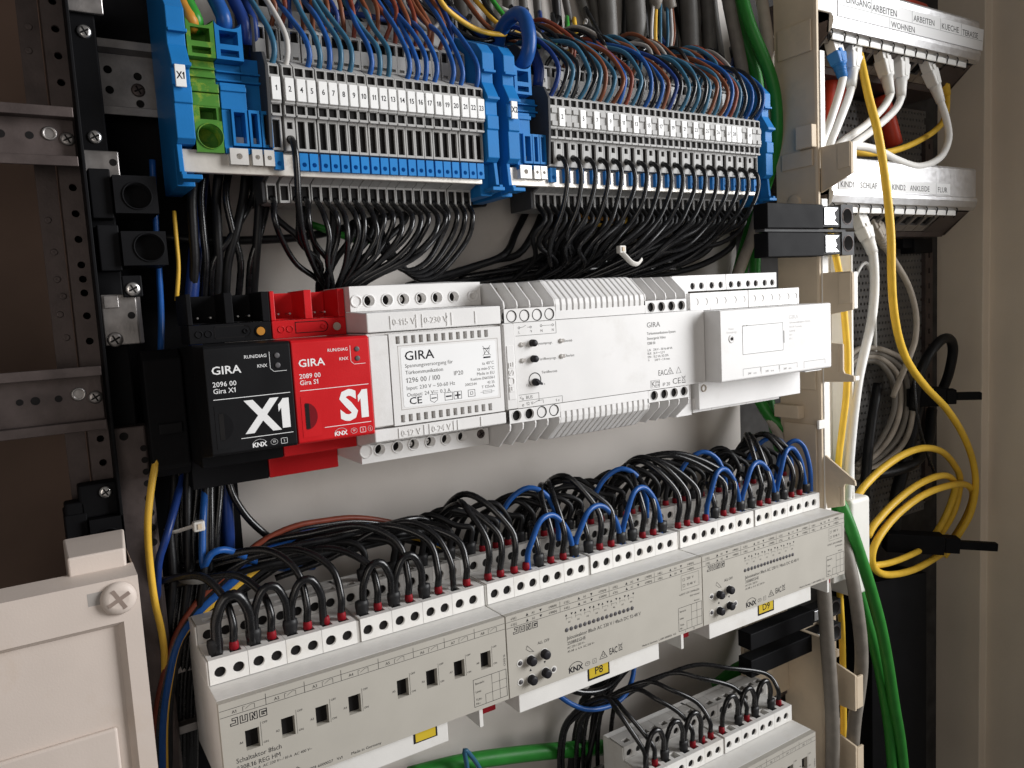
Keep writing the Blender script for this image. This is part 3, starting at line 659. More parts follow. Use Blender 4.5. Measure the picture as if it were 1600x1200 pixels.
# --- white power supply
t = thing('power_supply', 'white power supply with printed label, between the red module and the fuse unit', 'power supply', (79, 20, 90))
xa, xb = 79.1, 150.9; yF = -2.0; W = 'gira_white'
k = MB(); k.prism([(1.4, 108), (1.4, 152.2), (55, 152.2), (55, 108)], xa, xb); k.prism([(-1, 152.6), (-1, 161.6), (18.4, 162.4), (55, 162.4), (55, 152.6)], xa, xb); k.prism([(-1, 107.6), (-1, 101.8), (18.4, 97.6), (55, 97.6), (55, 107.6)], xa, xb); k.build('housing', W, t, .5)
HX = [88.7, 98.2, 107.0, 116.4, 125.4, 134.9]
def term_bar(name, z0, z1, zc, top):
    k = MB(); wall_with(k, xa, xb, z0, z1, 18, [('c', x, zc, 2.55) for x in HX]+[('c', 146.2, zc, 1.6)], 9)
    for z in (z0, z1): k.quad((xa, 18, z), (xb, 18, z), (xb, 54, z+(2 if z == z1 and top else 0)), (xa, 54, z))
    for x in (xa, xb): k.quad((x, 18, z0), (x, 54, z0), (x, 54, z1), (x, 18, z1))
    o = k.build(name, W, t)
    for i, x in enumerate(HX+[146.2]):
        MB().lathe((x, 17.98, zc), (0, -1, 0), [(3.25, 0), (3.15, .35), (2.65, .35), (2.55, -.5)], 22, cap=False).build('screw_well_rim', W, o)
        if i < 6: dark_disc(o, (x, 22.5, zc), 2.5, 'well_bottom')
        if i in (2, 3): MB().lathe((x-.7, 21.5, zc), (0, -1, 0), [(1.5, 0), (1.4, .8), (.6, 1.1)], 14).build('clamp_screw', 'steel', o)
    return o
tb = term_bar('upper_terminal_bar', 162.6, 174.6, 167.5, True); lb_ = term_bar('lower_terminal_bar', 88.8, 97.4, 94.7, False)
MB().lathe((77.8+4.4, 17.98, 167.5), (0, -1, 0), [(3.1, 0), (3.0, .35), (2.2, .35), (2.1, -.1)], 22, cap=False).build('screw_well_rim', W, tb)
MB().lathe((79.6+2, 17.98, 94.9), (0, -1, 0), [(3.6, 0), (3.5, .5), (2.9, .5), (1.8, -1.5)], 22).build('housing_screw', W, lb_)
screw_head(lb_, (146.2, 18.4, 94.7), 2.4, 'zinc_dull')
# raised front field with comb vents top and bottom
k = MB(); px0, px1, pz0, pz1 = 88.9, 149.6, 108.4, 151.4
vx = [93.3+3.99*i for i in range(13)]
k.rect(px0, px1, 114.2, 145.8, yF)
wall_with(k, px0, px1, 145.8, pz1, yF, [('r', x-1.05, x+1.05, 146.6, 150.2) for x in vx], 3.2); wall_with(k, px0, px1, pz0, 114.2, yF, [('r', x-1.05, x+1.05, 109.6, 113.2) for x in vx], 3.2)
for x in (px0, px1): k.quad((x, yF, pz0), (x, 1.6, pz0), (x, 1.6, pz1), (x, yF, pz1))
for z in (pz0, pz1): k.quad((px0, yF, z), (px1, yF, z), (px1, 1.6, z), (px0, 1.6, z))
fp = k.build('vented_front', W, t)
for x in vx:
    for z in (148.4, 111.4): MB().rect(x-1.0, x+1.0, z-1.7, z+1.7, .9).build('vent_slot', 'gira_recess_grey', fp)
MB().prism([(yF+.3, 109), (yF+.3, 151), (1.4, 151), (1.4, 109)], xa, 88.5).build('plain_field', W, t, .3)
lx0, lx1, lz0, lz1 = 94.2, 146.2, 116.6, 144.6
k = MB(); k.line([(lx0-1.2, lz0-1), (lx1+1.2, lz0-1), (lx1+1.2, lz1+1), (lx0-1.2, lz1+1)], .25, yF-.05, True); k.build('label_frame', 'gira_recess_grey', fp)
k = MB(); r = 1.2; n = 5; pts = []
for (cx, cz, a0) in ((lx1-r, lz1-r, 0), (lx0+r, lz1-r, 90), (lx0+r, lz0+r, 180), (lx1-r, lz0+r, 270)): pts += [(cx+r*math.cos(math.radians(a0+90*q/n)), cz+r*math.sin(math.radians(a0+90*q/n))) for q in range(n+1)]
k.poly(pts, yF-.08); lab = k.build('paper_label', 'label_white', fp)
y = yF-.13; k = MB(); k.text('GIRA', 4.2, 96, 138.6, y, bold=.008, wide=1.12); k.build('brand_lettering', 'print_black', lab)
k = MB(); k.text('Spannungsversorgung für', 1.75, 96, 135.2, y, wide=.98); k.text('Türkommunikation', 1.75, 96, 132.0, y, bold=.004); k.text('1296 00 / I00', 2.35, 96, 128.0, y, bold=.002); k.text('IP20', 2.1, 121.5, 129.2, y)
k.text('Input: 230 V ~ 50-60 Hz', 1.8, 96, 124.6, y); k.text('Output: 24 V', 1.8, 96, 121.4, y); k.line([(110, 122.7), (112.4, 122.7)], .18, y); k.line([(110, 121.9), (112.4, 121.9)], .18, y); k.text('0.3 A', 1.8, 113.6, 121.4, y)
k.text('ta 40°C', 1.5, 144.6, 132.9, y, 'R'); k.text('ta min-5°C', 1.5, 144.6, 130.3, y, 'R', bold=.004); k.text('Made in EU', 1.5, 144.6, 127.9, y, 'R'); k.text('Konform EN61558-1', 1.35, 144.6, 125.6, y, 'R', wide=.85)
k.text('T 125mA', 1.4, 144.4, 121.2, y, 'R'); k.text('2002544', 1.3, 134, 123.3, y, 'R'); k.text('42 25', 1.3, 144.4, 123.3, y, 'R')
k.line([(136, 119.3), (144, 119.3)], .16, y); k.line([(137.5, 118.6), (142.5, 118.6), (142.5, 120), (137.5, 120)], .16, y, True)
k.build('printed_text', 'print_grey', lab)
k = MB(); weee(k, 140.8, 136.8, 5.4, y, .2); k.text('CE', 3.2, 97, 117.7, y, bold=.01, wide=1.2)
k.line([(108.2, 118.3), (108.2, 121.2), (112, 121.2), (112, 118.3), (110.1, 117.2)], .2, y, True); k.line([(109, 119.4), (111.2, 119.4)], .5, y)
for x in (116, 121): k.line([(x, 117.6), (x+4.2, 117.6), (x+4.2, 121.2), (x, 121.2)], .22, y, True); k.line([(x+.9, 119.4), (x+3.3, 119.4)], .7, y)
k.line([(123.1, 118.2), (123.1, 120.6)], .7, y-.01)
k.line([(129, 117.9), (132.8, 117.9), (132.8, 121.2), (129, 121.2)], .22, y, True); k.line([(130.2, 118.9), (131.6, 118.9), (131.6, 120.2), (130.2, 120.2)], .2, y, True)
k.build('approval_marks', 'print_black', lab)
k = MB()
for s_, x, z in (('0-115 V', 91.0, 155.4), ('0-230 V', 107.3, 155.4), ('0-12 V', 91.6, 102.9), ('0-24 V', 107.6, 102.9)): k.embossed(s_, 2.9, x+.8, z, -1.0, .3, wide=.92)
for x, z in ((90.5, 153.6), (106.8, 153.6), (122.6, 153.6), (91, 102.2), (107, 102.2), (122.5, 102.2)):
    k.box(x, x+.25, -1.3, -.9, z, z+6.2 if z > 120 else z+4.8); k.box(x+13.2, x+13.6, -1.3, -.9, z, z+6.2 if z > 120 else z+4.8)
k.build('embossed_lettering', W, t)

# --- video control unit (fins and louvres)
t = thing('control_unit', 'wide white door-intercom control unit with louvres and black knobs', 'control unit', (151, 20, 90))
xa, xb = 151.2, 293.6
k = MB(); k.prism([(-1.4, 108.4), (-1.4, 152.6), (8, 152.6), (55, 152.6), (55, 108.4)], xa, xb); k.build('housing', W, t, .4)
k = MB(); k.rect(157.6, xb, 108.6, 152.4, -2.0); k.quad((157.6, -2, 108.6), (xb, -2, 108.6), (xb, -1.3, 108.6), (157.6, -1.3, 108.6)); k.quad((157.6, -2, 152.4), (xb, -2, 152.4), (xb, -1.3, 152.4), (157.6, -1.3, 152.4)); k.quad((157.6, -2, 108.6), (157.6, -2, 152.4), (157.6, -1.3, 152.4), (157.6, -1.3, 108.6)); face = k.build('front_panel', W, t)
for side, zs in (('upper', 1), ('lower', -1)):
    zc = 130.5; Zz = lambda z: zc+zs*(z-zc)
    prof = [(-1.4, 152.8), (-1.8, 160.6), (-1.4, 163.4), (10.4, 173.4), (13, 174.2), (50, 174.2), (50, 152.8)]
    P = [(a, Zz(c)) for a, c in prof]
    # louvred centre: narrow ribs
    n = 16; x0_, x1_ = 184.4, 247.6; pitch = (x1_-x0_)/n
    for i in range(n): MB().prism(P, x0_+i*pitch+.12, x0_+(i+1)*pitch-.75).build('louvre_rib', W, t, .25, 1)
    k = MB(); k.prism([(3.0, Zz(153)), (3.0, Zz(162)), (14, Zz(171.5)), (48, Zz(171.5)), (48, Zz(153))], x0_, x1_); k.build('louvre_back', 'gira_recess_grey', t)
    k = MB(); k.prism([(-1.6, Zz(152.8)), (-1.7, Zz(157.4)), (3.2, Zz(157.4)), (3.2, Zz(152.8))], x0_, x1_); k.build('louvre_sill', W, t, .2)
    # two terminal bays with fins
    for bx, nn, name in ((153.0, 4, 'left'), (248.0, 4, 'right')):
        pt = 7.85 if bx < 200 else 7.95
        k = MB(); hs = [('c', bx+3.9+pt*i, Zz(156.0), 2.9) for i in range(nn)]
        a, b_ = sorted((Zz(152.8), Zz(159.8))); wall_with(k, bx-.6, bx+pt*nn, a, b_, -1.7, hs, 5)
        z_ = Zz(159.8); k.quad((bx-.6, -1.7, z_), (bx+pt*nn, -1.7, z_), (bx+pt*nn, 12, z_), (bx-.6, 12, z_))
        bay = k.build('screw_bar', W, t)
        for i in range(nn):
            blind = (zs > 0 and bx < 200) or (zs < 0 and bx < 200 and i > 1)
            MB().lathe((bx+3.9+pt*i, -1.72, Zz(156.0)), (0, -1, 0), [(3.1, 0), (3.05, .12), (2.75, .12), (2.7, -.2)], 22, cap=False).build('screw_well_rim', 'dark_hole' if blind else W, bay)
            if blind: MB().cyl((bx+3.9+pt*i, -1.3, Zz(156.0)), (0, -1, 0), 2.65, .15, 22).build('blind_plug', W, bay)
            else: dark_disc(bay, (bx+3.9+pt*i, -.2, Zz(156.0)), 2.75)
        for i in range(nn+1): MB().prism([(-1.5, Zz(159.9)), (-1.8, Zz(161.2)), (-1.2, Zz(163.6)), (10.4, Zz(173.4)), (40, Zz(174.2)), (40, Zz(159.9))], bx-.9+pt*i, bx+.25+pt*i).build('divider_fin', W, bay, .25, 1)
        MB().quad((bx, 9, Zz(160)), (bx+pt*nn, 9, Zz(160)), (bx+pt*nn, 16, Zz(171)), (bx, 16, Zz(171))).build('bay_back', 'gira_recess_grey', bay)
    k = MB(); a, b_ = sorted((Zz(152.8), Zz(173.6))); k.box(280.2, 293.4, 10, 50, a, b_); k.build('end_block', W, t, .4)
fz = MB().prism([(-2.4, 108.8), (-2.4, 152.2), (-1.2, 152.2), (-1.2, 108.8)], 151.3, 157.3).build('fuse_door', W, t, .3)
MB().box(152.3, 156.6, -2.75, -2.3, 113.6, 141.2).build('raised_field', W, fz, .2)
MB().embossed('FUSE', 3.0, 155.9, 117.0, -2.75, .3, rot=math.pi/2, wide=1.7).build('embossed_lettering', W, fz)
y = -2.06; k = MB()
k.line([(158.6, 145.8), (184, 145.8), (184, 152)], .22, y)
k.ring(160.8, 149.9, .55, .2, y, 12); k.line([(161.4, 149.9), (163.4, 150.2), (165, 151)], .2, y); k.line([(166, 149.9), (167.4, 149.9)], .2, y); k.ring(168, 149.9, .5, .2, y, 12)
k.ring(174.6, 150.2, .55, .2, y, 12); k.line([(175.2, 150.2), (181.4, 150.2)], .2, y); k.ring(182, 150.2, .55, .2, y, 12)
k.text('L', 1.3, 160.3, 147.0, y); k.text('↑', 1.4, 168, 146.9, y, 'C'); k.text('N', 1.3, 174, 147.0, y); k.text('N', 1.3, 181.2, 147.0, y)
k.build('printed_diagram', 'print_grey', face); k = MB()
k.line([(158.6, 112.2), (186, 112.2), (186, 108.9)], .22, y); k.line([(158.6, 115.4), (171, 115.4), (171, 112.2)], .22, y)
k.text('BUS', 1.7, 162.8, 112.9, y); k.text('12 V', 1.7, 162.8, 109.6, y); k.ring(160.9, 113.2, .5, .2, y, 10); k.ring(160.9, 109.9, .5, .2, y, 10)
k.line([(167.4, 110.3), (171.2, 111.6)], .25, y); k.line([(170.8, 111.4), (173.6, 111.4), (173.6, 109.8)], .22, y); k.disc(170.9, 111.4, .4, y-.01); k.text('1 o', 1.4, 181.6, 109.6, y)
k.text('↙', 1.3, 159.0, 113.6, y)
k.build('printed_diagram', 'print_grey', face)
MB().text('GIRA', 2.9, 247.6, 144.6, y, wide=1.08).build('brand_lettering', 'print_grey', face)
k = MB()
for s_, z, h_ in (('Türkommunikations-System', 140.4, 1.5), ('Steuergerät Video', 137.6, 1.5), ('1288 00', 134.8, 1.5), ('L,N    230 V ~ 50 Hz 60 VA', 131.0, 1.3), ('BUS   26 V ⎓ 1,2 V', 129.0, 1.3), ('12V~  15,2 VA, 1/2-25%', 127.0, 1.3), ('↑        230 V ~ 2 A max.', 125.0, 1.3)): k.text(s_, h_, 247.6, z, y, wide=.9)
k.build('printed_text', 'print_grey', face); k = MB()
for s_, x, z in (('Systemprogr.', 171.4, 140.4), ('Betrieb', 188.8, 140.6), ('Türöffnerprogr.', 171.6, 132.2), ('Überlast', 188.8, 132.6), ('Türöffnerzeit', 173.4, 125.2), ('1 s', 163.4, 119.2), ('10 s', 172.4, 119.2)): k.text(s_, 1.35, x, z, y, wide=.95)
k.ring(169.0, 122.3, 3.7, .5, y, 24, math.radians(-35), math.radians(215))
k.build('printed_text', 'print_grey', face)
k = MB(); k.text('EAC', 3.2, 255.2, 116.2, y, bold=.0, wide=.8); k.line([(262.2, 116.4), (267.2, 116.4), (264.7, 120.2)], .3, y, True); k.ring(264.7, 117.7, .8, .2, y, 10); k.line([(269.6, 116.4), (273.4, 116.4), (271.5, 120)], .22, y, True)
k.line([(249.2, 109.6), (256, 109.6), (256, 113.8), (249.2, 113.8)], .2, y, True); k.text('K', 3.2, 249.6, 110.2, y); k.text('EMA', 1.4, 252.4, 111.9, y); k.text('EUR', 1.4, 252.4, 110.1, y); k.text('IP 20', 2.0, 258.4, 109.8, y); k.text('CE', 3.4, 266.2, 110.2, y, wide=1.15); weee(k, 275.4, 110.6, 4.0, y)
k.build('approval_marks', 'print_grey', face)
for x, z in ((168.4, 141.6), (168.6, 133.4)):
    MB().lathe((x, -2, z), (0, -1, 0), [(1.9, 0), (1.8, 2.6), (1.45, 3.2), (.2, 3.3)], 20).build('push_button', 'knob_black', face)
kb = MB().lathe((169.0, -2, 121.2), (0, -1, 0), [(2.0, 0), (1.9, 2.0), (1.6, 2.6), (.2, 2.7)], 20).build('time_knob', 'knob_black', face)
MB().prism([(168.2, 121.8), (169.6, 120.0), (172.0, 119.6), (171.6, 120.8), (169.8, 122.4)], -5.2, -2.3, 'y').build('pointer', 'knob_black', kb, .2)
for x, z in ((161.6, 141.2), (186.6, 141.4), (161.7, 133), (186.7, 133.2)):
    MB().lathe((x, -2, z), (0, -1, 0), [(1.35, 0), (1.3, .4), (.9, .9), (.1, 1.0)], 18).build('indicator_lens', 'pale_metal', face); MB().rect(x+.2, x+1.7, z-.9, z+1.1, -3.05).build('lens_window', 'gira_recess_grey', face)

# --- display module at the right
t = thing('gateway_module', 'overexposed white module with blank rectangular display, right end of its row', 'module', (294, 10, 88))
xa, xb, yF = 294.0, 398.7, -14.5
k = MB(); k.prism([(yF, 109.6), (yF, 151.0), (yF+.8, 151.7), (12, 151.7), (12, 108.6), (yF+.8, 108.8)], xa, xb); face = k.build('front_box', W, t, .5, 3)
k = MB(); k.box(296, 393, 6, 50, 90.6, 108.5); k.box(372, 389, -14.2, 5.9, 107.9, 108.5); k.build('lower_body', W, t, .4)
def row_cells(name, xs, z0, z1, yy, zc, r, d, depth_b, m=W, plug=False):
    for a, b_ in zip(xs, xs[1:]):
        k = MB(); w = b_-a; wall_with(k, a+.12, b_-.12, z0, z1, yy, [('c', a+w*.28, zc, r), ('c', a+w*.74, zc, r)], .35 if plug else d)
        for z in (z0, z1): k.quad((a+.12, yy, z), (b_-.12, yy, z), (b_-.12, depth_b, z), (a+.12, depth_b, z))
        for x in (a+.12, b_-.12): k.quad((x, yy, z0), (x, depth_b, z0), (x, depth_b, z1), (x, yy, z1))
        o = k.build(name, m, t)
        if not plug:
            for q in (.28, .74): dark_disc(o, (a+w*q, yy+1.2, zc), r*.95)
row_cells('upper_clamp', [305, 322, 340], 164, 174.0, 22, 167.2, 2.3, 5, 50); row_cells('upper_clamp', [340.4, 357, 373.6, 390.4], 164, 174.0, 22, 167.2, 2.3, 5, 50)
row_cells('covered_clamp', [288.6+1.2, 307, 323.4, 341.2], 152, 162.8, 5, 157.2, 2.4, .3, 50, plug=True); row_cells('covered_clamp', [341.8, 358.4, 374.8, 392], 152, 162.8, 5, 157.2, 2.4, .3, 50, plug=True)
row_cells('lower_clamp', [294.4, 310.8, 327, 343.2, 359.6, 376], 88.6, 97.6, 10, 95.4, 2.4, 5, 50)
MB().lathe((300.2, 5.9, 103.8), (0, -1, 0), [(2.4, 0), (2.3, .4), (1.6, .4), (1.5, -.2)], 18).build('bus_button', 'cable_beige', t)
k = MB(); y = yF-.06; k.line([(313, 124.2), (350, 124.2), (350, 141.4), (313, 141.4)], .28, y, True); k.line([(351, 129), (351, 136)], .7, y); k.rect(313.4, 315, 141.2, 141.8, y-.01); k.rect(316, 317.6, 141.2, 141.8, y-.01); k.build('display_frame', 'print_grey', face)
MB().rect(313.3, 349.7, 124.5, 141.1, y+.01).build('display_glass', 'label_white', face)
MB().lathe((303.4, yF, 134.4), (0, -1, 0), [(2.6, 0), (2.5, .25), (1.7, .25), (1.2, -.1)], 18).build('lamp_ring', W, face); MB().cyl((303.6, yF-.1, 134.4), (0, -1, 0), 1.0, .2, 14).build('status_lamp', 'dark_hole', face)
k = MB(); k.text('GIRA', 2.6, 355.8, 143.2, y, wide=1.1)
for s_, z in (('Türkommunikations-System', 140.4), ('TKS-IP-Gateway', 137.6), ('2620 98', 135), ('24 V', 132.6), ('20 C', 130.2)): k.text(s_, 1.3, 355.8, z, y)
k.build('faint_print', 'print_pale', face); k = MB(); k.text('Power', 1.2, 301, 139.8, y); k.text('Systemprogr.', 1.2, 299, 137.8, y)
k.build('faint_print', 'print_pale', face)
k = MB()
for a, b_, z in ((312.8, 328.6, 115.4), (329, 345.8, 115.2), (346.4, 363.4, 115), (370.2, 391.8, 115)): k.line([(a, z-4.2), (a, z), (b_, z), (b_, z-2.8)], .2, y)
for x in (317, 333, 350): k.text('24V', 1.3, x, 111.6, y); k.text('o-o', 1.3, x+5, 111.6, y)
k.build('printed_diagram', 'print_grey', face)
# ================================================================ rows 3 and 4: cream actuators
J = 'jung_cream'
PAIRS = [(5.9, 14.0), (23.0, 31.2), (40.2, 48.4), (57.3, 65.6), (76.4, 84.7), (93.7, 102.0), (111.0, 119.2), (128.2, 136.4)]
HOLES = [x for p in PAIRS for x in p]
EDGE = [(1.2, 18.3), (18.5, 35.6), (35.8, 52.9), (53.1, 70.4), (72.6, 89.2), (89.4, 106.4), (106.6, 123.6), (123.8, 141.2)]
def clamp_mesh(i, rear):
    k = MB(); (a, b_), hx = EDGE[i], PAIRS[i]
    if not rear: y0, y1, z0, z1, zc, r = 19.5, 41.2, .4, 11.9, 5.4, 2.6
    else: y0, y1, z0, z1, zc, r = 41.4, 56, .4, 21.0, 15.4, 2.5
    wall_with(k, a, b_, z0, z1, y0, [('c', x, zc, r) for x in hx], 4.5)
    mid = (hx[0]+hx[1])/2; ya, yb = (y0+3.2, y0+9.6) if not rear else (y0+3.4, y0+7.4)
    if rear: hx = (hx[0]+1.5, hx[1]+1.5); mid += 1.5
    for q0, q1, x in ((a, mid, hx[0]), (mid, b_, hx[1])): tcell(k, q0, q1, y0, y1, z1, ('r', x-2.6, x+2.6, ya, yb), 6)
    for x in (a, b_): k.quad((x, y0, z0), (x, y1, z0), (x, y1, z1), (x, y0, z1))
    return k
CL = {}
def actuator_base(x0, zoff, label, holes_grey=False):
    t = thing('actuator', label, 'actuator', (x0, 30, zoff-62), 'cream rail actuators')
    k = MB(); k.prism([(3.6, .1), (3.6, -44.8), (62, -44.8), (62, 20.2), (56.4, 20.2), (56.4, .1)], x0+.2, x0+143.6)
    k.v = [(a, b_, c+zoff) for a, b_, c in k.v]; body = k.build('housing', J, t, .4)
    k = MB(); k.prism([(x0+.2, .2), (x0+.2, 62), (x0+1.1, 62), (x0+1.1, 20), (x0+1.1, .2)], zoff+.1, zoff+.3, 'z')
    k = MB(); k.prism([(20, .2), (20, 11.6), (41.6, 11.2), (41.6, 20.4), (60, 20.4), (60, .2)], x0+.25, x0+1.1); k.v = [(a, b_, c+zoff) for a, b_, c in k.v]; k.build('end_cheek', J, t, .2)
    k = MB(); k.prism([(20, .2), (20, 11.6), (41.6, 11.2), (41.6, 20.4), (60, 20.4), (60, .2)], x0+141.4, x0+143.5); k.v = [(a, b_, c+zoff) for a, b_, c in k.v]; k.build('end_cheek', J, t, .2)
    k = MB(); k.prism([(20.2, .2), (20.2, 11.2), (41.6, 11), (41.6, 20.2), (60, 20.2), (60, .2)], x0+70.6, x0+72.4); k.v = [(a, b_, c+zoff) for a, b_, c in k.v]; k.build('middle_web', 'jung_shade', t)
    MB().box(x0+7, x0+108, 2.2, 60, zoff-56.2, zoff-45).build('lower_housing', J, t, .4)
    MB().box(x0+126.4, x0+128.6, 2.2, 60, zoff-55.6, zoff-45).build('lower_rib', J, t, .2)
    MB().box(x0+108.4, x0+126, 18, 60, zoff-54, zoff-45).build('lower_recess', 'black_plastic', t)
    MB().box(x0+130, x0+141, 10, 24, zoff-54, zoff-46).build('bus_connector', 'boot_red', t, .5)
    for i in range(8):
        for rear in (0, 1):
            key = (i, rear)
            if key not in CL:
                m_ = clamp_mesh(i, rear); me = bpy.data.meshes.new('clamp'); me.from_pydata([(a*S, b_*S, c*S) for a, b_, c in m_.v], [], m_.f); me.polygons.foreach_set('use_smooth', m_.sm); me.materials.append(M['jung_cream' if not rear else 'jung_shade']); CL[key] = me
            o = bpy.data.objects.new('rear_clamp' if rear else 'front_clamp', CL[key]); COL.objects.link(o); o.parent = t
            o.location = Vector((0, -30, 62))*S
            WLOC[o.name] = Vector((x0, 0, zoff))
            for x in PAIRS[i]: dark_disc(o, (x0+x, (19.5 if not rear else 41.4)+1.3, zoff+(5.4 if not rear else 15.4)), 2.4)
    return t
def front_plate(t, x0, zoff, windows):
    k = MB()
    if windows:
        wall_with(k, x0+.3, x0+143.5, zoff-24.6, zoff-14.6, 0, [('r', x0+x, x0+x+6.0, zoff-24.0, zoff-15.0) for x in windows], 3)
        k.rect(x0+.3, x0+143.5, zoff-44.7, zoff-24.6, 0); k.rect(x0+.3, x0+143.5, zoff-14.6, zoff, 0)
    else: k.rect(x0+.3, x0+143.5, zoff-44.7, zoff, 0)
    k.quad((x0+.3, 0, zoff), (x0+143.5, 0, zoff), (x0+143.5, 3.7, zoff), (x0+.3, 3.7, zoff)); k.quad((x0+.3, 0, zoff-44.7), (x0+143.5, 0, zoff-44.7), (x0+143.5, 3.7, zoff-44.7), (x0+.3, 3.7, zoff-44.7))
    for x in (x0+.3, x0+143.5): k.quad((x, 0, zoff-44.7), (x, 3.7, zoff-44.7), (x, 3.7, zoff), (x, 0, zoff))
    return k.build('front_plate', 'jung_plate', t)
def jung_logo(k, x, z, h, y):
    """open outlined capitals"""
    w = h*.95; g = h*1.28; lw = h*.11
    def outl(pts): k.line(pts, lw, y, True)
    s_ = h*.30
    outl([(x+w*.25, z+h), (x+w, z+h), (x+w, z), (x, z), (x, z+s_), (x+w-s_, z+s_), (x+w-s_, z+h-s_), (x+w*.25, z+h-s_)])
    x += g; outl([(x, z+h), (x+s_, z+h), (x+s_, z+s_), (x+w-s_, z+s_), (x+w-s_, z+h), (x+w, z+h), (x+w, z), (x, z)])
    x += g; outl([(x, z), (x, z+h), (x+s_*1.3, z+h), (x+w-s_, z+s_*1.3), (x+w-s_, z+h), (x+w, z+h), (x+w, z), (x+w-s_*1.3, z), (x+s_, z+h-s_*1.3), (x+s_, z)])
    x += g; outl([(x+w, z+h), (x, z+h), (x, z), (x+w, z), (x+w, z+h*.58), (x+w*.5, z+h*.58), (x+w*.5, z+h*.58-s_*.8), (x+w-s_, z+h*.58-s_*.8), (x+w-s_, z+s_), (x+s_, z+s_), (x+s_, z+h-s_), (x+w, z+h-s_)])
def address_box(k, x0, z0, y):
    x, z, w, h = x0+122.9, z0-42.4, 19.8, 14.6
    k.line([(x, z), (x+w, z), (x+w, z+h), (x, z+h)], .24, y, True)
    k.line([(x+11, z+h), (x+11, z)], .18, y); k.line([(x+15.6, z+h), (x+15.6, z)], .18, y); k.line([(x+11, z+9.6), (x+w, z+9.6)], .18, y); k.line([(x+11, z+5), (x+w, z+5)], .18, y); k.line([(x+6.8, z), (x+6.8, z+5), (x+11, z+5)], .18, y)
    k.text('Bereich:', 1.15, x+1, z+11.6, y); k.text('Linie:', 1.15, x+1, z+7.2, y); k.text('TLN-', 1.15, x+1, z+3, y); k.text('Nr.:', 1.15, x+1, z+.9, y)
def switch_front(t, x0, z0):
    p = front_plate(t, x0, z0, [10.1, 25.7, 41.3, 56.9, 81.4, 97.0, 112.5, 128.0]); y = -.05
    k = MB(); k.line([(x0+.6, z0-3.2), (x0+143.3, z0-3.2)], .2, y); k.line([(x0+.6, z0-6.2), (x0+143.3, z0-6.2)], .2, y)
    for i, x in enumerate((20.0, 37.2, 54.4, 72.8, 91, 108, 125.2)): k.line([(x0+x, z0-1.2), (x0+x, z0-6.2)], .2, y)
    for i, x in enumerate((5.5, 23.6, 40.8, 58, 76.4, 94.6, 111.6, 128.8)):
        k.text('A%d' % (i+1), 1.35, x0+x, z0-5.5, y); k.line([(x0+x+4.6, z0-5.8), (x0+x+4.6, z0-3.9), (x0+x+5.4, z0-3.9)], .16, y); k.line([(x0+x+5.8, z0-5.0), (x0+x+8, z0-3.8), (x0+x+9.6, z0-3.8), (x0+x+9.6, z0-5.8)], .16, y)
    address_box(k, x0, z0, y)
    for i, x in enumerate((10.1, 25.7, 41.3, 56.9, 81.4, 97.0, 112.5, 128.0)):
        k.text('OFF', .95, x0+x+7.4, z0-14.2, y); k.text('ON', .95, x0+x+7.4, z0-23.2, y); k.text('A%d' % (i+1), 1.0, x0+x-2.6, z0-20.2, y); k.line([(x0+x+6.8, z0-13), (x0+x+6.8, z0-24)], .12, y)
    k.text('Schaltaktor 8fach', 2.1, x0+5.4, z0-28.2, y, wide=.92); k.text('2308.16 REG HM', 2.0, x0+5.4, z0-31.6, y, wide=.92); k.text('16 A  AC 230 V~ / 10 A  AC 400 V~', 1.2, x0+12, z0-33.8, y, skew=.2)
    k.text('CNKB 16', 1.1, x0+142.6, z0-26, y, rot=math.pi/2); k.text('L 6001 6000027   Vs1       Made in Germany', 1.3, x0+34, z0-43.2, y, wide=1.1)
    k.line([(x0+28.6, z0-41.6), (x0+31, z0-39.4), (x0+33.4, z0-41.6), (x0+31, z0-43.8)], .25, y, True)
    k.build('printed_text', 'print_black', p)
    k = MB(); jung_logo(k, x0+4.6, z0-10.9, 3.2, y); k.build('brand_lettering', 'print_black', p)
    k = MB()
    for x in (10.1, 25.7, 41.3, 56.9, 81.4, 97.0, 112.5, 128.0): k.rect(x0+x+.1, x0+x+5.9, z0-23.9, z0-15.1, 2.9)
    k.build('window_back', 'dark_hole', p); return p
def tri(k, x, z, s_, y, up=True): k.poly([(x-s_, z-s_*.9*(1 if up else -1)), (x+s_, z-s_*.9*(1 if up else -1)), (x, z+s_*.9*(1 if up else -1))], y)
